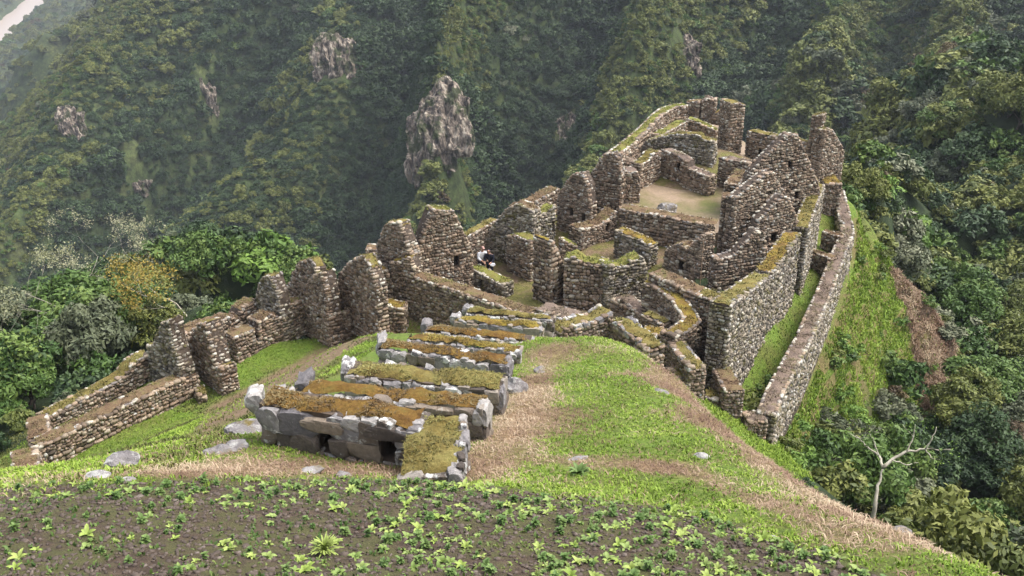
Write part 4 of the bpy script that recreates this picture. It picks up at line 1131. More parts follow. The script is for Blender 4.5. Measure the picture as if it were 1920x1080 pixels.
# ------------------------------------------------------------------ foliage
def leaf_mat(name, stops, trans=0.25):
    t = NT(name)
    r = t.math('FRACT', t.math('ADD', t.math('MULTIPLY', t.rnd(), 0.75), t.math('MULTIPLY', t.attr('tint'), 0.55)))
    c = t.ramp(r, stops)
    t.color(c)
    t.b.inputs['Roughness'].default_value = 0.6
    t.b.inputs['Specular IOR Level'].default_value = 0.3
    return t.m
def crown_mesh(name, seed, mat, r=(2.5, 2.5, 2.0), clumps=34, per=48, leaf=0.34, low=-0.35):
    g = np.random.default_rng(seed)
    V, F, T = [], [], []
    n = 0
    cs = []
    for i in range(clumps):
        d = g.normal(size=3); d /= np.linalg.norm(d)
        if d[2] < low: d[2] = -d[2] * 0.6
        rr = g.uniform(0.45, 0.95) ** 0.7
        c = d * np.array(r) * rr
        cr = g.uniform(0.22, 0.38) * r[0]
        tint = g.random()
        k = int(per * g.uniform(0.7, 1.3))
        dd = g.normal(size=(k, 3)); dd /= np.linalg.norm(dd, axis=1)[:, None]
        dd[:, 2] = np.where(dd[:, 2] < -0.3, -dd[:, 2], dd[:, 2])
        pos = c + dd * cr * g.uniform(0.55, 1.05, (k, 1)) * np.array([1, 1, 0.8])
        nrm = dd * 0.8 + g.normal(size=(k, 3)) * 0.55 + np.array([0, 0, 0.35]); nrm /= np.linalg.norm(nrm, axis=1)[:, None]
        t1 = np.cross(nrm, g.normal(size=(k, 3))); t1 /= np.linalg.norm(t1, axis=1)[:, None]
        t2 = np.cross(nrm, t1)
        s = leaf * g.uniform(0.6, 1.35, (k, 1))
        a = pos - t1 * s; b = pos + t2 * s * 0.42 + nrm * s * .1; e = pos + t1 * s; f = pos - t2 * s * 0.42 + nrm * s * .1
        V.append(np.stack([a, b, e, f], 1).reshape(-1, 3))
        F.append(np.arange(k * 4).reshape(-1, 4) + n)
        tt = np.clip(tint + g.normal(size=k) * 0.12, 0, 1)
        T.append(np.repeat(tt, 4)); n += k * 4
    me = mesh_np(name, np.concatenate(V), np.concatenate(F), mat)
    set_attr(me, 'tint', np.concatenate(T))
    return me
def tube(V, F, pts, rad, seg=6):
    base = len(V)
    for i, (p, r) in enumerate(zip(pts, rad)):
        a = pts[min(i + 1, len(pts) - 1)] - pts[max(i - 1, 0)]
        a = a.normalized() if a.length > 1e-6 else Vector((0, 0, 1))
        u = a.orthogonal().normalized(); w = a.cross(u)
        for k in range(seg):
            th = 2 * math.pi * k / seg
            V.append(tuple(p + (u * math.cos(th) + w * math.sin(th)) * r))
    for i in range(len(pts) - 1):
        for k in range(seg):
            F.append((base + i * seg + k, base + i * seg + (k + 1) % seg, base + (i + 1) * seg + (k + 1) % seg, base + (i + 1) * seg + k))
    F.append(tuple(base + k for k in range(seg))[::-1]); F.append(tuple(base + (len(pts) - 1) * seg + k for k in range(seg)))
def branches(V, F, r, p, d, length, rad, depth, spread=0.7, up=0.25, tips=None, seg=6):
    n = 4
    pts, rs = [p.copy()], [rad]
    q = p.copy(); dd = d.copy()
    for i in range(n):
        dd = (dd + Vector((r.gauss(0, .16), r.gauss(0, .16), r.gauss(0, .12) + up * 0.12))).normalized()
        q = q + dd * (length / n); pts.append(q.copy()); rs.append(rad * (1 - 0.5 * (i + 1) / n))
    tube(V, F, pts, rs, seg)
    if depth <= 0:
        if tips is not None: tips.append(q.copy())
        return
    for k in range(r.choice((2, 3))):
        nd = (dd + Vector((r.gauss(0, spread), r.gauss(0, spread), r.gauss(0, spread * .7) + up))).normalized()
        branches(V, F, r, pts[-1 - (k % 2)].copy(), nd, length * r.uniform(.55, .85), rs[-1] * .85, depth - 1, spread, up, tips, max(4, seg - 1))
t = NT('bark'); p = t.pos(); t.color(t.ramp(t.noise(p, 3, 4), [(0.3, (0.05, 0.035, 0.025)), (0.7, (0.14, 0.11, 0.085))])); M_BARK = t.m
t = NT('pale_bark'); p = t.pos(); t.color(t.ramp(t.noise(p, 3, 4), [(0.3, (0.22, 0.19, 0.14)), (0.7, (0.50, 0.46, 0.37))])); M_PALE = t.m
def trunk_mesh(name, seed, h=3.2, mat=M_BARK):
    V, F = [], []; r = random.Random(seed)
    branches(V, F, r, Vector((0, 0, -1.2)), Vector((0, 0, 1)), h * .62, 0.16, 2, 0.55, 0.5)
    return mesh_np(name, V, F, mat, smooth=True)

KIND = [  # name, label, ramp, weight
    ('leafy_tree', 'mid green broadleaf tree in the forest below the ruin', [(0, (0.024, 0.054, 0.009)), (0.4, (0.050, 0.098, 0.016)), (0.75, (0.085, 0.14, 0.025)), (1, (0.13, 0.18, 0.038))], 0.34),
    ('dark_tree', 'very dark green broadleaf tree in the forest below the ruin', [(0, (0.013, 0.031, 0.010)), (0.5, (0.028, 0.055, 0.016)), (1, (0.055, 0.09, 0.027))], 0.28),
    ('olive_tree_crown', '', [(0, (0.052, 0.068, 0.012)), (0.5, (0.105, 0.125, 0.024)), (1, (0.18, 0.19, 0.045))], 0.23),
    ('grey_leaved_tree', 'grey green tree with pale silvery leaves in the forest', [(0, (0.055, 0.07, 0.035)), (0.5, (0.10, 0.115, 0.06)), (1, (0.19, 0.195, 0.115))], 0.10),
    ('russet_tree', 'russet tinted bushy tree in the forest', [(0, (0.05, 0.032, 0.016)), (0.5, (0.085, 0.058, 0.026)), (1, (0.12, 0.095, 0.036))], 0.05)]
KIND[2] = ('yellowish_tree', 'yellowish green bushy tree in the forest below the ruin', KIND[2][2], KIND[2][3])
LM = [leaf_mat(k[0] + '_leaves', k[2]) for k in KIND]
NEARC = [[crown_mesh('crown', 300 + i * 10 + j, LM[i], r=(2.5, 2.5, 2.1 + .3 * j), clumps=44, per=125, leaf=0.175) for j in range(2)] for i in range(5)]
FARC = [crown_mesh('crown', 400 + i, LM[i], r=(2.5, 2.5, 2.2), clumps=28, per=34, leaf=0.36) for i in range(5)]
TRK = [trunk_mesh('trunk', 500 + i) for i in range(3)]

# candidate stands
def cand(x0, x1, y0, y1, s, seed):
    g = np.random.default_rng(seed)
    X, Y = np.meshgrid(np.arange(x0, x1, s), np.arange(y0, y1, s))
    X = X.ravel() + g.uniform(-.45, .45, X.size) * s; Y = Y.ravel() + g.uniform(-.45, .45, Y.size) * s
    px, py, zc = proj(np.stack([X, Y, np.full(X.size, -30.0)], 1))
    ok = (zc > 5)
    X, Y = X[ok], Y[ok]
    # coarse frustum in plan
    ok = (np.abs(X) < 0.62 * Y + 25)
    X, Y = X[ok], Y[ok]
    Z = H(X, Y)
    # steep ground carries more trees per plan area
    e = s * .5
    gr = np.hypot(H(X + e, Y) - Z, H(X, Y + e) - Z) / e
    more = np.clip(np.sqrt(1 + gr * gr) - 1, 0, 4)
    nx_ = np.floor(more + g.random(len(X))).astype(int)
    X2 = np.repeat(X, nx_) + g.uniform(-.5, .5, nx_.sum()) * s; Y2 = np.repeat(Y, nx_) + g.uniform(-.5, .5, nx_.sum()) * s
    X = np.concatenate([X, X2]); Y = np.concatenate([Y, Y2]); Z = H(X, Y)
    px, py, zc = proj(np.stack([X, Y, Z + 2.5], 1))
    m = 5 * FPX / np.maximum(zc, 5)
    ok = (px > -60 - m) & (px < 1980 + m) & (py > -60 - m) & (py < 1140 + m)
    return X[ok], Y[ok], Z[ok]
parts = []
a = cand(-90, 110, 8, 120, 2.5, 1); parts.append((*a, np.full(len(a[0]), 0)))
a = cand(-260, 240, 120, 300, 3.6, 2); parts.append((*a, np.full(len(a[0]), 1)))
a = cand(-420, 300, 300, 560, 4.0, 3); parts.append((*a, np.full(len(a[0]), 2)))
a = cand(-1000, 100, 560, 1700, 9.0, 4); parts.append((*a, np.full(len(a[0]), 3)))
CX = np.concatenate([q[0] for q in parts]); CY = np.concatenate([q[1] for q in parts]); CZ = np.concatenate([q[2] for q in parts]); CB = np.concatenate([q[3] for q in parts])
_bt = D(1641, 945, 40.0)
ok = ~poly_in(CX, CY, CLEAR) & (CZ > RIV + 4) & ~((np.abs(CX / CY - _bt[0] / _bt[1]) < .09) & (CY < _bt[1] + 3.0) & (CX > 8))
for (qx, qy, sz) in CL:
    d = np.hypot(CX - qx, CY - qy)
    ok &= ~((d < max(sz[0], sz[1] * .5) * 0.85))
CX, CY, CZ, CB = CX[ok], CY[ok], CZ[ok], CB[ok]
clearP = np.array(CLEAR + [CLEAR[0]])
dcl = dseg(CX, CY, clearP)
dist = np.sqrt(CX ** 2 + CY ** 2 + (CZ - CAMZ) ** 2)
cs_ = (0.5 + 0.75 * rng.random(len(CX)) ** 1.6) * np.where(CB == 3, 2.3, np.where(CB == 0, 0.78, 1.25))
right_ = (CX > 14) & (CY < 75)
cs_ *= np.where(right_, np.clip(0.62 + dcl / 8.0, 0.62, 1.0), np.clip(0.34 + dcl / 10.0, 0.34, 1.0))
patch = fbm(CX / 60, CY / 60, 71, 3); patch2 = fbm(CX / 22, CY / 22, 72, 3)
u = rng.random(len(CX))
kk = np.where(u + patch * 0.5 < 0.36, 0, np.where(u + patch * 0.5 < 0.62, 1, 2))
kk = np.where((rng.random(len(CX)) + patch2 * .35) > 0.90, 3, kk)
kk = np.where((rng.random(len(CX)) - fbm(CX / 35, CY / 35, 73, 3) * .5) > 0.99, 4, kk)
rl = relief(CX, CY)
farm = dist > 180
kk = np.where(farm & (rl > 0.44) & (rng.random(len(CX)) < .88), 1, kk)  # dark kind pushed into hollows: gully shade painted by crown colour
kk = np.where(farm & (rl < 0.28) & (rng.random(len(CX)) < .72), 2, kk)  # lighter olive kind pushed onto ridges, painting brighter crests
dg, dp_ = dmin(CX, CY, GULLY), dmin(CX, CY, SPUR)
kk = np.where(farm & (dg < 20) & (rng.random(len(CX)) < .94), 1, kk)  # along gullies nearly all crowns dark, exaggerating their shade
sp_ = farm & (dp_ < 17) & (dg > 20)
kk = np.where(sp_ & (rng.random(len(CX)) < .72), 2, kk)  # spur lines lightened the same way by crown colour
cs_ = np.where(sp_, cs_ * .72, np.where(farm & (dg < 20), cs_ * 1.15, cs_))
kk = np.where((CB == 0) & (kk == 4) & (rng.random(len(CX)) < .75), 0, kk)
# left slopes and spurs are yellower, ravines get dark crowns as painted shade
lf = (CX < -40) & (dist > 200) & (rng.random(len(CX)) < 0.45) & (patch2 > -0.15) & (dg > 20)
kk = np.where(lf, 2, kk)
kk = np.where((CB == 0) & (CX < 0) & (kk == 2) & (rng.random(len(CX)) < .6), 0, kk)
# grassy spurs on the left carry thinner, lower scrub
big = fbm(CX / 38, CY / 38, 75, 3)
lm_ = farm & (CX < -25)
cs_ *= np.where(farm, np.clip(1.0 + big * 0.9, .55, 1.45), 1.0) * np.where(lm_, .82, 1.0)
thin = lm_ & (rl < .45) & (fbm(CX / 55, CY / 55, 76, 3) > -.1) & (rng.random(len(CX)) < .5)
cs_ *= np.where(thin, .5, 1.0)
szpx = cs_ * 5 * FPX / dist
order = np.argsort(-szpx)
cnt = {i: 0 for i in range(5)}
LIM = [80, 70, 60, 45, 25]
single = np.zeros(len(CX), bool)
GNSRC = {}
px_, py_, _zc = proj(np.stack([CX, CY, CZ + 2.5 * cs_], 1))
inv = (px_ > -80) & (px_ < 2000) & (py_ > -40) & (py_ < 1120)
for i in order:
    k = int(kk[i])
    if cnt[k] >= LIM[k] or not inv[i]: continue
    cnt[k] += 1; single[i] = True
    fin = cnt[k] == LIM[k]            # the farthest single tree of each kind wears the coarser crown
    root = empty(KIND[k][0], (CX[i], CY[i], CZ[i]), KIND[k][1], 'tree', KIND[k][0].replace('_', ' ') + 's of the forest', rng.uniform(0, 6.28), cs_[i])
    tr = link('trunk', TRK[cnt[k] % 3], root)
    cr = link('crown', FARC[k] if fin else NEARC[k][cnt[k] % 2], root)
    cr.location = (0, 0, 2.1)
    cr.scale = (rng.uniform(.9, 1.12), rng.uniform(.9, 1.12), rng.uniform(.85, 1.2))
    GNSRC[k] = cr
def gn_scatter(name, label, X, Y, Z, S, src, mat):
    pts = np.stack([X, Y, Z], 1)
    me = bpy.data.meshes.new(name)
    me.vertices.add(len(pts)); me.vertices.foreach_set('co', pts.astype(np.float32).ravel()); me.update()
    a = me.attributes.new('scl', 'FLOAT_VECTOR', 'POINT')
    sv = np.stack([S * rng.uniform(.85, 1.15, len(S)), S * rng.uniform(.85, 1.15, len(S)), S * rng.uniform(.8, 1.25, len(S))], 1)
    a.data.foreach_set('vector', sv.astype(np.float32).ravel())
    a = me.attributes.new('rot', 'FLOAT_VECTOR', 'POINT')
    rv_ = np.stack([rng.normal(0, .12, len(S)), rng.normal(0, .12, len(S)), rng.uniform(0, 6.28, len(S))], 1)
    a.data.foreach_set('vector', rv_.astype(np.float32).ravel())
    me.materials.append(mat)
    o = link(name, me)
    ng = bpy.data.node_groups.new(name, 'GeometryNodeTree')
    ng.interface.new_socket('Geometry', in_out='INPUT', socket_type='NodeSocketGeometry')
    ng.interface.new_socket('Geometry', in_out='OUTPUT', socket_type='NodeSocketGeometry')
    N = ng.nodes; gi = N.new('NodeGroupInput'); go = N.new('NodeGroupOutput')
    mp = N.new('GeometryNodeMeshToPoints'); ip = N.new('GeometryNodeInstanceOnPoints'); oi = N.new('GeometryNodeObjectInfo')
    oi.inputs['Object'].default_value = src; oi.inputs['As Instance'].default_value = True
    a1 = N.new('GeometryNodeInputNamedAttribute'); a1.data_type = 'FLOAT_VECTOR'; a1.inputs['Name'].default_value = 'scl'
    a2 = N.new('GeometryNodeInputNamedAttribute'); a2.data_type = 'FLOAT_VECTOR'; a2.inputs['Name'].default_value = 'rot'
    l = ng.links
    l.new(gi.outputs[0], mp.inputs['Mesh']); l.new(mp.outputs[0], ip.inputs['Points']); l.new(oi.outputs['Geometry'], ip.inputs['Instance'])
    l.new(a1.outputs['Attribute'], ip.inputs['Scale']); l.new(a2.outputs['Attribute'], ip.inputs['Rotation']); l.new(ip.outputs[0], go.inputs[0])
    md = o.modifiers.new('scatter', 'NODES'); md.node_group = ng
    return tag(o, label, 'forest', kind='stuff')
FL = ['mid green forest covering the mountainside behind the ruin', 'dark green forest in the gullies of the mountainside', 'yellowish green scrub forest on the mountain spurs',
      'scattered grey green crowns in the mountain forest', 'russet patches in the mountain forest']
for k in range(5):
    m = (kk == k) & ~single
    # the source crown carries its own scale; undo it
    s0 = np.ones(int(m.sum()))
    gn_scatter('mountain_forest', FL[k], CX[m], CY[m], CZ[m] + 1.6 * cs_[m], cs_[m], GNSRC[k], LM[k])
# low scrub filling the ground between the crowns
sxy = cand(-430, 300, 225, 560, 2.4, 9)
ok = (sxy[2] > RIV + 4) & ~poly_in(sxy[0], sxy[1], CLEAR)
for (qx, qy, sz) in CL: ok &= np.hypot(sxy[0] - qx, sxy[1] - qy) > max(sz[0], sz[1] * .5) * .7
sX, sY, sZ = sxy[0][ok], sxy[1][ok], sxy[2][ok]
srl = relief(sX, sY); sk = np.where((srl > .44) | (dmin(sX, sY, GULLY) < 20), 1, np.where(rng.random(len(sX)) < .45 + (srl < .25) * .25, 2, 0))  # scrub colour follows relief too: painted shade in hollows, lighter ridges
SL = ['mid green scrub between the trees of the mountainside', 'dark scrub in the gullies of the mountainside', 'yellowish scrub on the spurs of the mountainside']
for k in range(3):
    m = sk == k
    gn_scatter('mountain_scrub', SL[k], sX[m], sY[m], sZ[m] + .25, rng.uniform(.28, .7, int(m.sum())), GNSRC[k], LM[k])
print('scrub', len(sX), 'forest', len(CX), 'single', int(single.sum()), STAT)

# ------------------------------------------------------------------ trees that stand out
def bare_tree(name, label, px, py, seed, h, mat=M_PALE, leafmat=None, lean=(0, 0), spread=.75, depth=3, leaves=0, dist=None, rad=.09):
    q = D(px, py, dist) if dist else hit(px, py)
    z = H([q[0]], [q[1]])[0]
    root = empty(name, (q[0], q[1], z), label, 'tree')
    V, F, tips = [], [], []
    branches(V, F, random.Random(seed), Vector((0, 0, -0.8)), Vector((lean[0], lean[1], 1)).normalized(), h * .5, rad, depth, spread, 0.3, tips)
    link('trunk', mesh_np('trunk', V, F, mat, smooth=True), root)
    if leafmat:
        g = np.random.default_rng(seed); VV, FF = [], []; n = 0
        for tp in tips:
            for _ in range(leaves):
                c = np.array(tp) + g.normal(size=3) * 0.28
                a = g.normal(size=3); a /= np.linalg.norm(a); b = np.cross(a, g.normal(size=3)); b /= np.linalg.norm(b)
                s = g.uniform(.05, .11)
                VV += [c - a * s, c + b * s * .45, c + a * s, c - b * s * .45]; FF.append((n, n + 1, n + 2, n + 3)); n += 4
        cm = mesh_np('crown', np.array(VV), np.array(FF, dtype=np.int32), leafmat); set_attr(cm, 'tint', np.repeat(g.random(len(FF)), 4))
        link('crown', cm, root)
    return root
M_SILVER = leaf_mat('silvery_leaves', [(0, (0.16, 0.17, 0.08)), (0.5, (0.26, 0.26, 0.14)), (1, (0.40, 0.38, 0.24))])
M_AMBER = leaf_mat('amber_leaves', [(0, (0.16, 0.11, 0.02)), (0.5, (0.26, 0.19, 0.03)), (1, (0.20, 0.20, 0.05))])
M_BRIGHT = leaf_mat('bright_leaves', [(0, (0.05, 0.10, 0.012)), (0.5, (0.09, 0.165, 0.02)), (1, (0.15, 0.23, 0.035))])
def sighted_tree(label, base, limbs, d0, seed):
    r = random.Random(seed); V, F = [], []
    b = D(*base, d0); z = H([b[0]], [b[1]])[0]
    root = empty('bare_tree', (b[0], b[1], z), label, 'tree')
    for (pts, r0) in limbs:
        dd = d0; q = []
        for k, (x, y) in enumerate(pts):
            q.append(Vector(D(x, y, dd)) - Vector((b[0], b[1], z))); dd += r.uniform(-.35, .35)
        if pts[0] == base: q = [Vector((0, 0, -.4))] + q
        fine = []
        for a, c in zip(q[:-1], q[1:]):
            n = 4
            fine += [a.lerp(c, k / n) + Vector((r.gauss(0, .02), r.gauss(0, .02), r.gauss(0, .02))) * (1 if k else 0) for k in range(n)]
        fine.append(q[-1])
        tube(V, F, fine, [r0 * (1 - .7 * k / (len(fine) - 1)) for k in range(len(fine))], 6)
    link('trunk', mesh_np('trunk', V, F, M_PALE, smooth=True), root)
    g = np.random.default_rng(seed); VV, FF, n = [], [], 0
    for (pts, r0) in limbs[1:]:
        for _ in range(26):
            x, y = pts[-1]; c = D(x + g.normal(0, 14), y + g.normal(0, 10), d0 + g.normal(0, .3)) - np.array([b[0], b[1], z])
            a = g.normal(size=3); a /= np.linalg.norm(a); e = np.cross(a, g.normal(size=3)); e /= np.linalg.norm(e); s_ = g.uniform(.03, .07)
            VV += [c - a * s_, c + e * s_ * .45, c + a * s_, c - e * s_ * .45]; FF.append((n, n + 1, n + 2, n + 3)); n += 4
    cm = mesh_np('crown', np.array(VV), np.array(FF, dtype=np.int32), M_BRIGHT); set_attr(cm, 'tint', np.repeat(g.random(len(FF)), 4))
    link('crown', cm, root)
sighted_tree('pale forked tree with white bare branches below the right slope', (1641, 945),
             [([(1641, 945), (1645, 910), (1656, 878)], .10), ([(1656, 878), (1648, 855), (1626, 838), (1604, 816)], .06), ([(1656, 878), (1672, 862), (1700, 846), (1735, 842), (1782, 843)], .07),
              ([(1626, 838), (1612, 822), (1592, 812)], .03), ([(1648, 855), (1640, 830), (1632, 815)], .03), ([(1700, 846), (1712, 820), (1716, 796)], .035), ([(1735, 842), (1748, 822), (1756, 800)], .035), ([(1672, 862), (1700, 872), (1722, 868)], .03),
              ([(1735, 842), (1745, 858), (1762, 862)], .025), ([(1712, 820), (1700, 805), (1690, 795)], .02)], 40.0, 5)
bare_tree('bare_tree', 'whitish dead tree standing in the forest behind the court', 395, 575, 12, 5.0, spread=.4, depth=3, rad=.10)
bare_tree('silvery_tree', 'silvery leaved tree sticking out above the left forest', 150, 610, 21, 9, leafmat=M_SILVER, leaves=55, depth=4)
bare_tree('silvery_tree', 'second silvery tree, spreading, between dead tree and forest edge', 285, 590, 25, 8, leafmat=M_SILVER, leaves=45, depth=4)
bare_tree('silvery_tree', 'small tuft of silvery leaves low in the left forest', 150, 660, 27, 7, leafmat=M_SILVER, leaves=70, depth=3)
bare_tree('amber_tree', 'amber leaved tree beside the whitish dead tree', 355, 590, 33, 5.0, leafmat=M_AMBER, leaves=45, depth=4)
bare_tree('bare_tree', 'grey leafless branches in the dark forest left of the court', 45, 740, 41, 6, leafmat=None, depth=3)
for i, (px, py, s, lab) in enumerate([(1735, 372, 1.3, 'feathery bright bush beyond the far right corner'), (1690, 440, 1.15, 'bright rounded bush under the feathery bush'), (1640, 360, .8, 'small dark green bush by the ragged corner wall'),
                                      (1600, 335, .5, 'little bush against the far right corner wall'), (510, 520, 1.5, 'round bright tree in the forest beyond the small pale gable'), (1700, 470, .8, 'grassy bush at the top of the bare slope')]):
    q = hit(px, py)
    root = empty('bright_bush', (q[0], q[1], H([q[0]], [q[1]])[0] - .5), lab, 'bush', rotz=i, scale=s)
    c = link('crown', crown_mesh('crown', 600 + i, M_BRIGHT, r=(2.3, 2.3, 1.5), clumps=40, per=60, leaf=.25), root); c.location = (0, 0, 1.0)
    link('trunk', TRK[i % 3], root).scale = (.6, .6, .5)

SHR = [crown_mesh('foliage', 650 + i, (M_BRIGHT, LM[0], LM[2])[i], r=(.9, .9, .6), clumps=16, per=34, leaf=.13) for i in range(3)]
g = np.random.default_rng(91); n_ = 0
lo_, hi_ = np.array(RSLOPE).min(0) - 2, np.array(RSLOPE).max(0) + 3
while n_ < 70:
    x_, y_ = g.uniform(lo_[0], hi_[0]), g.uniform(lo_[1], hi_[1])
    inside = poly_in(np.array([x_]), np.array([y_]), RSLOPE)[0]
    de = dseg(np.array([x_]), np.array([y_]), np.array(RSLOPE[1:8]))[0]
    if (inside and g.random() < (.9 if de < 3 else .22)) or (not inside and de < 2.5):
        o = link('shrub', SHR[int(g.integers(3))]); s_ = g.uniform(.35, 1.1)
        o.location = (x_, y_, H([x_], [y_])[0] + .15 * s_); o.scale = (s_, s_, s_ * g.uniform(.7, 1.2)); o.rotation_euler = (0, 0, g.uniform(0, 6.28))
        tag(o, 'low leafy shrub on the grassy slope below the long parapet', 'shrub', 'shrubs on the slope below the parapet'); n_ += 1

# ------------------------------------------------------------------ grass (uncountable): blades merged into sheets
def blades(name, label, X, Y, Zb, size, mat, nb=5, seed=0, flop=0.55, width=0.13):
    g = np.random.default_rng(seed)
    n = len(X) * nb
    bx = np.repeat(X, nb) + g.normal(0, 1, n) * np.repeat(size, nb) * 0.35; by = np.repeat(Y, nb) + g.normal(0, 1, n) * np.repeat(size, nb) * 0.35
    bz = np.repeat(Zb, nb) - 0.01
    s = np.repeat(size, nb) * g.uniform(.5, 1.25, n)
    a = g.uniform(0, 2 * np.pi, n); lean = g.uniform(.1, 1.0, n) * flop
    dx, dy = np.cos(a), np.sin(a)
    w = s * width
    b0 = np.stack([bx - dy * w, by + dx * w, bz], 1); b1 = np.stack([bx + dy * w, by - dx * w, bz], 1)
    mx = bx + dx * s * lean * .45; my = by + dy * s * lean * .45; mz = bz + s * .62
    m0 = np.stack([mx - dy * w * .8, my + dx * w * .8, mz], 1); m1 = np.stack([mx + dy * w * .8, my - dx * w * .8, mz], 1)
    tp = np.stack([bx + dx * s * lean * 1.3, by + dy * s * lean * 1.3, bz + s * (1.05 - .5 * lean)], 1)
    V = np.stack([b0, b1, m1, m0, tp], 1).reshape(-1, 3)
    i5 = np.arange(n) * 5
    F = np.concatenate([np.stack([i5, i5 + 1, i5 + 2], 1), np.stack([i5, i5 + 2, i5 + 3], 1), np.stack([i5 + 3, i5 + 2, i5 + 4], 1)])
    me = mesh_np(name, V, F, mat)
    pt_ = np.clip(.5 + fbm(np.asarray(X) / 1.4, np.asarray(Y) / 1.4, 55, 4) * .9 + g.normal(0, .16, len(X)), 0, 1)
    set_attr(me, 'tint', np.repeat(np.clip(np.repeat(pt_, nb) + g.normal(0, .15, n), 0, 1), 5))
    return tag(link(name, me), label, 'grass', kind='stuff')
def scat(poly, n, seed):
    g = np.random.default_rng(seed)
    q = np.array(poly); lo, hi = q.min(0), q.max(0)
    X = g.uniform(lo[0], hi[0], n); Y = g.uniform(lo[1], hi[1], n)
    m = poly_in(X, Y, poly)
    X, Y = X[m], Y[m]
    Z = H0(X, Y)
    px, py, zc = proj(np.stack([X, Y, Z], 1))
    m = (zc > 2) & (px > -60) & (px < 1980) & (py > -50) & (py < 1130)
    X, Y = X[m], Y[m]
    return X, Y, H(X, Y)
def grassmat(name, stops):
    t = NT(name); t.color(t.ramp(t.attr('tint'), stops)); t.b.inputs['Roughness'].default_value = .6; return t.m
M_G1 = grassmat('fresh_grass', [(0, (0.09, 0.145, 0.014)), (0.5, (0.175, 0.265, 0.026)), (1, (0.27, 0.35, 0.055))])
M_G2 = grassmat('dry_grass', [(0, (0.12, 0.065, 0.042)), (0.4, (0.22, 0.14, 0.09)), (0.8, (0.34, 0.245, 0.16)), (1, (0.44, 0.35, 0.23))])
M_G3 = grassmat('dull_grass', [(0, (0.06, 0.07, 0.018)), (0.5, (0.11, 0.12, 0.03)), (1, (0.18, 0.175, 0.05))])
KN = [tuple(hit(*q)[:2]) for q in [(-60, 936), (120, 930), (330, 918), (500, 914), (700, 916), (960, 930), (1300, 982), (1540, 1050), (1655, 1078)]] + [(3.95, 7.5), (5.8, 6.6)] + [*CRESTX[::-1][1:-1], (6.5, 31.5), (2, 33), (0.5, 30), (-.2, 24), (-1.2, 19), (-2.6, 16.2), (-6, 16.6), (-9, 16.8), (-10.5, 15.5)]
X, Y, Z = scat(KN, 210000, 1)
dr = dryness(X, Y)
lush = rng.random(len(X)) > np.clip(dr * 1.6 + 0.10, 0, 1)
dens = np.clip(fbm(X / .8, Y / .8, 91, 3) + .75, .15, 1)
inb = poly_in(X, Y, BED) & (rng.random(len(X)) < .7)
kl = lush & (rng.random(len(X)) < dens * .8) & ~inb; kd = ~lush & (rng.random(len(X)) < .75) & ~inb
blades('grass', 'bright green grass on the knoll', X[kl], Y[kl], Z[kl], rng.uniform(.025, .07, kl.sum()), M_G1, 4, 2, .9, .17)
blades('dry_grass', 'straw coloured dry grass along the knoll crest and wall feet', X[kd], Y[kd], Z[kd], rng.uniform(.03, .08, kd.sum()), M_G2, 3, 3, 1.7, .09)
# left bank, court, right terrace and outer slope
LB = [tuple(P(*q)[:2]) for q in [(-40, 860, 1), (-40, 800, -.5), (60, 772, 1), (93, 803, 2), (284, 713, 2), (446, 681, 2), (578, 622, 2), (650, 632, 2)]] + [tuple(hit(*q)[:2]) for q in [(640, 650), (560, 720), (480, 790), (440, 830), (330, 880), (120, 905)]]
X, Y, Z = scat(LB, 70000, 5)
k = ~poly_in(X, Y, PATH) | (rng.random(len(X)) < .2)
X, Y, Z = X[k], Y[k], Z[k]
g1 = fbm(X / 2.5, Y / 2.5, 93, 3) + (Z > 4) * .25 > 0.02
blades('grass', 'green grass on the bank and court by the left walls', X[g1], Y[g1], Z[g1], rng.uniform(.035, .09, g1.sum()), M_G1, 3, 6, .7, .16)
blades('dull_grass', 'dull olive grass in the court by the left walls', X[~g1], Y[~g1], Z[~g1], rng.uniform(.05, .11, (~g1).sum()), M_G3, 3, 7, .7, .16)
RS = [tuple(P(*q)[:2]) for q in [(1600, 430, 1), (1672, 440, -1), (1735, 555, -5.5), (1855, 690, -10.5), (1740, 760, -9), (1640, 790, -6), (1590, 870, -5), (1440, 860, -1), (1460, 815, 0), (1500, 740, .2), (1545, 640, .4), (1580, 560, .6), (1605, 480, .8)]]
X, Y, Z = scat(RS, 130000, 8)
ind = poly_in(X, Y, DIRT)
k = (~ind & (fbm(X / 2.2, Y / 2.2, 94, 3) > -.32)) | (rng.random(len(X)) < .08)
blades('grass', 'lush grass on the terraces below the long parapet', X[k], Y[k], Z[k], rng.uniform(.08, .22, k.sum()), M_G1, 3, 9, .8, .17)
k = ind
blades('dry_grass', 'dry brown grass on the bare slope right of the terraces', X[k], Y[k], Z[k], rng.uniform(.12, .30, k.sum()), M_G2, 5, 10, 1.1, .10)
X, Y, Z = scat(TERRACE, 9000, 11)
k = fbm(X / 1.6, Y / 1.6, 95, 3) > .05
blades('dull_grass', 'dull olive grass on the right terrace', X[~k], Y[~k], Z[~k], rng.uniform(.04, .1, (~k).sum()), M_G3, 3, 17, .7, .17)
blades('grass', 'grass strip on the right terrace', X[k], Y[k], Z[k], rng.uniform(.05, .12, k.sum()), M_G1, 3, 12, .7, .17)
FLK = [tuple(q) for q in CRESTX[1:7]] + [tuple(P(*q)[:2]) for q in [(1500, 880, -2.5), (1455, 850, -.5), (1400, 800, 1.8), (1372, 760, 2), (1330, 745, 2.4), (1290, 715, 3), (1240, 690, 4)]]
X, Y, Z = scat(FLK, 26000, 15)
blades('grass', 'longer green grass on the steep flank between knoll crest and terrace', X, Y, Z, rng.uniform(.06, .16, len(X)), M_G1, 4, 16, .8, .14)
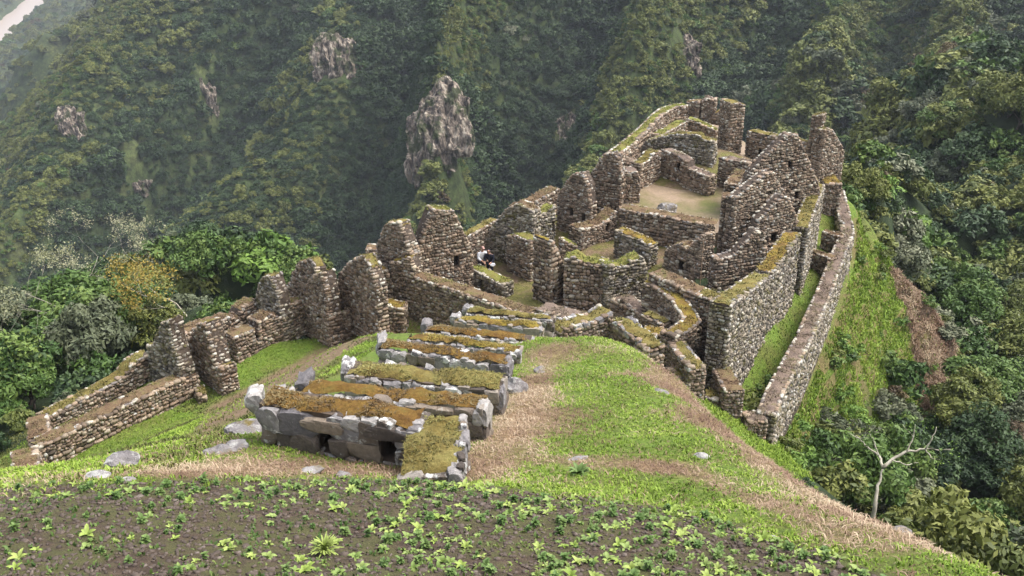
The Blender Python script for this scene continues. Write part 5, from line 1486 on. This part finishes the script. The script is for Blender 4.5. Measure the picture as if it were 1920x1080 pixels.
LBK = [tuple(hit(*q)[:2]) for q in [(470, 775), (560, 722), (650, 652), (757, 604), (800, 598), (860, 596), (790, 615), (712, 645), (640, 700), (550, 738)]]
X, Y, Z = scat(LBK, 30000, 18)
k = fbm(X / 1.2, Y / 1.2, 97, 3) > .0
k2 = ~poly_in(X, Y, PATH) | (rng.random(len(X)) < .25)
blades('grass', 'grass beside the left ends of the stepped walls', X[k & k2], Y[k & k2], Z[k & k2], rng.uniform(.03, .09, (k & k2).sum()), M_G1, 3, 19, .8, .16)
blades('dull_grass', 'dull grass beside the left ends of the stepped walls', X[~k & k2], Y[~k & k2], Z[~k & k2], rng.uniform(.03, .09, (~k & k2).sum()), M_G3, 3, 20, .8, .16)
BANK = [tuple(P(*q)[:2]) for q in [(985, 385, 3), (1050, 345, 4), (1130, 288, 5), (1150, 270, 5), (1085, 285, 2), (1010, 340, 1), (960, 385, 0)]]
X, Y, Z = scat(BANK, 12000, 13)
blades('grass', 'bright grass bank outside the outer parapet', X, Y, Z, rng.uniform(.10, .24, len(X)), M_G1, 3, 14, .7, .17)

# moss and dry tufts standing on the wall tops
TUFT = {M_MOSS_RUST: [(0, (0.075, 0.045, 0.022)), (0.5, (0.145, 0.095, 0.035)), (1, (0.22, 0.165, 0.07))], M_MOSS_GOLD: [(0, (0.12, 0.085, 0.02)), (0.5, (0.21, 0.155, 0.03)), (1, (0.30, 0.25, 0.07))],
        M_MOSS_OLIVE: [(0, (0.09, 0.075, 0.02)), (0.5, (0.16, 0.14, 0.035)), (1, (0.24, 0.22, 0.07))], M_MOSS_GREEN: [(0, (0.10, 0.10, 0.02)), (0.5, (0.16, 0.17, 0.03)), (1, (0.22, 0.24, 0.05))]}
TUFT[M_EARTHTOP] = [(0, (0.10, 0.06, 0.035)), (0.5, (0.19, 0.13, 0.07)), (1, (0.17, 0.16, 0.05))]; TUFT[M_PURPLE] = [(0, (0.12, 0.09, 0.06)), (0.5, (0.2, 0.15, 0.1)), (1, (0.16, 0.15, 0.06))]
TUFT = {k_: grassmat('tufts_' + k_.name, v_) for k_, v_ in TUFT.items()}
for o in [o for o in COL.objects if o.name.startswith(('moss_cap', 'earth_cap')) and o.parent]:
    par = o.parent; me = o.data; bath = par.name.startswith(('terrace_wall', 'wing_wall'))
    mt_ = TUFT.get(me.materials[0])
    if mt_ is None: continue
    co_ = np.empty(len(me.vertices) * 3); me.vertices.foreach_get('co', co_); co_ = co_.reshape(-1, 3)
    fv = np.array([list(q_.vertices) for q_ in me.polygons])
    pick = rng.integers(0, len(fv), len(fv) * (15 if bath else 3))
    w_ = rng.dirichlet((1, 1, 1, 1), len(pick))
    pp = (co_[fv[pick]] * w_[:, :, None]).sum(1)
    ox, oy = par.location.x, par.location.y
    keep_ = fbm((pp[:, 0] + ox) * 2.2, (pp[:, 1] + oy) * 2.2, 66, 3) > (-.12 if bath else .02 if o.name.startswith('earth') else -.05)
    pp = pp[keep_]
    if len(pp) == 0: continue
    tf = blades('moss_tufts', None, pp[:, 0], pp[:, 1], pp[:, 2] - .004, rng.uniform(.025, .065, len(pp)) * (1 if bath else 1.9), mt_, 4, 5, 1.4, .16)
    tf.parent = par
    del tf['category']

# ------------------------------------------------------------------ planted bed: seedlings one by one, tiny weeds as one mass
M_PL = [leaf_mat('seedling_leaves', [(0, (0.09, 0.145, 0.03)), (0.5, (0.145, 0.21, 0.045)), (1, (0.22, 0.28, 0.08))]), leaf_mat('dark_seedling_leaves', [(0, (0.05, 0.095, 0.02)), (0.5, (0.08, 0.14, 0.03)), (1, (0.13, 0.19, 0.05))]),
        leaf_mat('lime_seedling_leaves', [(0, (0.13, 0.195, 0.03)), (0.5, (0.20, 0.27, 0.045)), (1, (0.28, 0.33, 0.09))])]
def rosette(name, seed, mat, nl, L, wid, upright, stem=0.0):
    r = random.Random(seed); V, F, T = [], [], []
    for i in range(nl):
        a = i * 2.4 + r.uniform(-.4, .4); ln = L * r.uniform(.65, 1.15); el = upright + r.uniform(-.25, .25) + (i / nl) * .5
        z0 = stem * (i / max(1, nl - 1)) * r.uniform(.8, 1.1)
        b = len(V); n = 4
        d = Vector((math.cos(a), math.sin(a), 0)); sd2 = Vector((-d.y, d.x, 0))
        p = Vector((0, 0, z0)); e = el
        for j in range(n + 1):
            t_ = j / n
            w = wid * L * (0.22 + 1.1 * math.sin(math.pi * min(1, t_ * .85 + .08)) ** 1.3) * (1 - t_ * .15) if j < n else 0.004
            for sg in (-1, 0, 1):
                q = p + sd2 * (sg * w) + Vector((0, 0, abs(sg) * w * .45))
                V.append(tuple(q)); T.append(min(1, max(0, .5 + r.gauss(0, .12))))
            p = p + (d * math.cos(e) + Vector((0, 0, 1)) * math.sin(e)) * (ln / n); e -= r.uniform(.22, .42)
        for j in range(n):
            for k in range(2):
                F.append((b + j * 3 + k, b + j * 3 + k + 1, b + (j + 1) * 3 + k + 1, b + (j + 1) * 3 + k))
    me = mesh_np(name, V, F, mat, smooth=True); set_attr(me, 'tint', T)
    return me
PLK = [('seedling', 'young green rosette plant growing in the dark soil bed', 'rosette seedlings in the bed', [rosette('seedling', 700 + i, M_PL[0], 5 + i, .115, .2, .6) for i in range(4)]),
       ('leafy_weed', 'small bushy dark green weed in the soil bed', 'bushy weeds in the bed', [rosette('leafy_weed', 720 + i, M_PL[1], 20 + 3 * i, .09, .22, .55, .10) for i in range(4)]),
       ('lime_seedling', 'lime green long leaved seedling in the soil bed', 'lime green seedlings in the bed', [rosette('lime_seedling', 740 + i, M_PL[2], 5 + i, .145, .16, .75) for i in range(4)])]
bx, by, bz = scat(BED, 26000, 21)
dn = fbm(bx / 1.1, by / 1.1, 96, 3) + (bx > 1.0) * .25 + (bx > 3) * .25
sel = np.argsort(-(dn + rng.normal(0, .33, len(bx))))[:9000]
cnts = [0, 0, 0]
g = np.random.default_rng(77)
taken = []
for i in sel:
    if sum(cnts) >= 720: break
    if g.random() < .25: continue
    if any((bx[i] - q[0]) ** 2 + (by[i] - q[1]) ** 2 < .008 for q in taken[-500:]): continue
    k = int(g.choice(3, p=(.42, .36, .22)))
    if cnts[k] >= 290: continue
    cnts[k] += 1; taken.append((bx[i], by[i]))
    nm, lab, grp, ms = PLK[k]
    o = link(nm, ms[int(g.integers(4))]); s = g.uniform(.35, .95)
    o.location = (bx[i], by[i], bz[i] - .005); o.rotation_euler = (g.normal(0, .12), g.normal(0, .12), g.uniform(0, 6.28)); o.scale = (s, s, s)
    tag(o, lab, 'plant', grp)
q = hit(610, 1040)
o = link('fern_clump', rosette('fern_clump', 790, M_PL[2], 80, .22, .05, .95, .06)); o.location = (q[0], q[1], q[2]); tag(o, 'large feathery bright green clump among the seedlings', 'plant')
q = hit(1085, 890)
o = link('leafy_clump', rosette('leafy_clump', 791, M_PL[1], 34, .22, .13, .8)); o.location = (q[0], q[1], q[2]); tag(o, 'dark leafy clump in the grass above the bed', 'plant')
X, Y, Z = bx, by, bz
k = rng.random(len(X)) < np.clip(.7 + (fbm(X / .9, Y / .9, 98, 3) + (X > 2) * .2) * .9, .05, .9)
blades('weeds', 'tiny green sprouts scattered over the dark soil bed', X[k], Y[k], Z[k], rng.uniform(.025, .065, k.sum()), grassmat('sprouts', [(0, (0.04, 0.08, 0.015)), (0.5, (0.09, 0.14, 0.03)), (1, (0.16, 0.2, 0.05))]), 4, 23, .9, .28)
# clods and pebbles
t = NT('clod'); p = t.pos(); t.color(t.ramp(t.noise(p, 7, 3), [(0.3, (0.045, 0.034, 0.028)), (0.58, (0.10, 0.076, 0.06)), (0.72, (0.17, 0.14, 0.12))])); M_CLOD = t.m
cx, cy, cz = scat(BED, 40000, 31)
V, F, n = [], [], 0
co, fc = SV['A'][0]
for i in range(len(cx)):
    co, fc = SV['A'][i % NV]
    s = np.array([*(rng.uniform(.014, .06, 2) * (1.7 if i % 9 == 0 else 1)), rng.uniform(.014, .045)]); a = rng.uniform(0, 6.28)
    R2 = np.array([[math.cos(a), -math.sin(a), 0], [math.sin(a), math.cos(a), 0], [0, 0, 1]])
    V.append((co * s) @ R2.T + np.array([cx[i], cy[i], cz[i] + .004])); F.append(fc + n); n += len(co)
tag(link('soil_clods', mesh_np('soil_clods', np.concatenate(V), np.concatenate(F), M_CLOD, smooth=True)), 'dark earth clods and pebbles of the planted bed', 'soil', kind='stuff')

# ------------------------------------------------------------------ two people behind the niche wall
def flat(name, c, rough=.7):
    t = NT(name); p = t.pos(); t.color(t.mix(0.5, c, t.ramp(t.noise(p, 20, 3), [(.3, .7), (.7, 1.2)]), 'MULTIPLY')); t.b.inputs['Roughness'].default_value = rough; return t.m
M_SKIN = flat('skin', (0.42, 0.24, 0.17)); M_NAVY = flat('navy_cloth', (0.012, 0.013, 0.025)); M_WHITE = flat('white_cloth', (0.75, 0.74, 0.76)); M_PINK = flat('pink_cloth', (0.55, 0.33, 0.28)); M_DARK = flat('dark_cloth', (0.03, 0.022, 0.03)); M_HAIR = flat('dark_hair', (0.02, 0.014, 0.01))
def skin_obj(name, verts, edges, radii, mat, parent, rootv=0, sub=1):
    me = bpy.data.meshes.new(name); me.from_pydata(verts, edges, []); me.update()
    o = link(name, me, parent, mat)
    md = o.modifiers.new('skin', 'SKIN'); md.use_smooth_shade = True
    for i, sv in enumerate(me.skin_vertices[0].data):
        rr = radii[i]; sv.radius = rr if isinstance(rr, tuple) else (rr, rr)
        sv.use_root = (i == rootv)
    sb = o.modifiers.new('sub', 'SUBSURF'); sb.levels = sub; sb.render_levels = sub
    return o
def person(label, loc, rotz, jacket, trousers, hatmat, hood):
    root = empty('person', loc, label, 'person', rotz=rotz)
    # body leaning a little forward, forearms resting in front
    vs = [(0, 0, .92), (0, -.03, 1.12), (0, -.09, 1.34), (0, -.13, 1.46), (0, -.17, 1.53), (0, -.20, 1.62), (0, -.20, 1.70)]
    es = [(0, 1), (1, 2), (2, 3), (3, 4), (4, 5), (5, 6)]
    rd = [(.15, .12), (.14, .11), (.16, .12), (.07, .07), (.055, .055), (.085, .095), (.07, .08)]
    for s in (-1, 1):
        b = len(vs)
        vs += [(s * .19, -.11, 1.38), (s * .25, -.14, 1.12), (s * .16, -.36, 1.02), (s * .13, -.44, 1.02)]
        rd += [.06, .048, .036, (.03, .022)]
        es += [(2, b), (b, b + 1), (b + 1, b + 2), (b + 2, b + 3)]
        for f in range(5):
            c = len(vs); ox = s * (.13 + (f - 2) * .018); ln = (.05, .075, .082, .076, .06)[f]
            vs += [(ox, -.44 - ln * .55, 1.02 - .004), (ox, -.44 - ln, 1.0 - .012)]
            rd += [.0095, .0085]; es += [(b + 3, c), (c, c + 1)]
        l = len(vs)
        vs += [(s * .09, 0, .88), (s * .11, -.03, .48), (s * .11, .02, .09), (s * .11, -.14, .035)]
        rd += [.095, .065, .045, (.045, .03)]
        es += [(0, l), (l, l + 1), (l + 1, l + 2), (l + 2, l + 3)]
    skin_obj('body', vs, es, rd, M_SKIN, root)
    jv = [(0, 0, .86), (0, -.03, 1.12), (0, -.09, 1.35), (0, -.125, 1.45)]
    jr = [(.18, .15), (.17, .14), (.19, .145), (.085, .085)]; je = [(0, 1), (1, 2), (2, 3)]
    for s in (-1, 1):
        b = len(jv); jv += [(s * .195, -.11, 1.38), (s * .255, -.14, 1.12), (s * .17, -.34, 1.025)]; jr += [.082, .068, .052]; je += [(2, b), (b, b + 1), (b + 1, b + 2)]
    jk = skin_obj('jacket', jv, je, jr, jacket, root)
    tv = [(0, 0, .92)]; tr_ = [(.165, .135)]; te = []
    for s in (-1, 1):
        b = len(tv); tv += [(s * .095, 0, .84), (s * .115, -.03, .48), (s * .112, .02, .12)]; tr_ += [.115, .085, .07]; te += [(0, b), (b, b + 1), (b + 1, b + 2)]
    skin_obj('trousers', tv, te, tr_, trousers, root)
    # hair or hood, hat, face features
    if hood:
        skin_obj('hood', [(0, -.12, 1.50), (0, -.165, 1.62), (0, -.17, 1.715)], [(0, 1), (1, 2)], [(.085, .08), (.11, .10), (.075, .075)], jacket, jk)
    else:
        skin_obj('hair', [(0, -.16, 1.60), (0, -.175, 1.70)], [(0, 1)], [(.09, .085), (.075, .08)], M_HAIR, root)
        cp_ = skin_obj('cap', [(0, -.195, 1.70), (0, -.20, 1.745)], [(0, 1)], [(.096, .104), (.07, .075)], hatmat, root)
        skin_obj('cap_brim', [(0, -.27, 1.698), (0, -.36, 1.69)], [(0, 1)], [(.075, .012), (.055, .01)], hatmat, cp_)
    bm = bmesh.new()
    for s in (-1, 1):
        bmesh.ops.create_icosphere(bm, subdivisions=1, radius=.012, matrix=Matrix.Translation((s * .034, -.292, 1.645)))
    me = bpy.data.meshes.new('eyes'); bm.to_mesh(me); bm.free(); link('eyes', me, root, M_DARK)
    skin_obj('nose', [(0, -.28, 1.64), (0, -.312, 1.605)], [(0, 1)], [.011, .016], M_SKIN, root)
    skin_obj('mouth', [(-.024, -.288, 1.572), (0, -.296, 1.57), (.024, -.288, 1.572)], [(0, 1), (1, 2)], [.007] * 3, M_PINK, root, 1)
    for s in (-1, 1):
        skin_obj('ear', [(s * .088, -.195, 1.60), (s * .09, -.19, 1.65)], [(0, 1)], [(.012, .02), (.012, .02)], M_SKIN, root)
    return root
q = P(903, 519, 3.0)
person('person in a white shirt and pinkish cap behind the low niche wall', (q[0], q[1], H([q[0]], [q[1]])[0]), 0.5, M_WHITE, M_DARK, M_PINK, False)
q = P(919, 521, 3.0)
person('person in a navy hooded jacket beside the one with the pinkish cap', (q[0], q[1], H([q[0]], [q[1]])[0]), -0.3, M_NAVY, M_NAVY, M_NAVY, True)
o = link('bag', rock_mesh('bag', 9, (.17, .09, .12), M_WHITE, 3, .12)); o.location = (q[0] + .16, q[1] - .52, H([q[0]], [q[1]])[0] + 1.0)
tag(o, 'white bag held by the person in the navy jacket', 'bag')

# ------------------------------------------------------------------ valley air
t = bpy.data.materials.new('valley_haze'); t.use_nodes = True
t.node_tree.nodes.clear()
ho = t.node_tree.nodes.new('ShaderNodeOutputMaterial'); hv = t.node_tree.nodes.new('ShaderNodeVolumePrincipled')
hv.inputs['Color'].default_value = (0.78, 0.84, 0.94, 1); hv.inputs['Density'].default_value = 0.00016
hv.inputs['Anisotropy'].default_value = 0.0
t.node_tree.links.new(hv.outputs[0], ho.inputs['Volume'])
zl, zh = float(terrV[:, 2].min()) - 1.5, float(terrV[:, 2].max()) + 12
bm = bmesh.new(); bmesh.ops.create_cube(bm, size=1.0)
x0, x1, y0, y1 = XS[0] - 20, XS[-1] + 20, YS[0] - 20, YS[-1] + 20
for v in bm.verts: v.co = Vector(((x0 + x1) / 2 + v.co.x * (x1 - x0), (y0 + y1) / 2 + v.co.y * (y1 - y0), (zl + zh) / 2 + v.co.z * (zh - zl)))
me = bpy.data.meshes.new('haze'); bm.to_mesh(me); bm.free(); me.materials.append(t)
tag(link('haze', me), 'thin pale mist in the valley air', 'haze', kind='stuff')
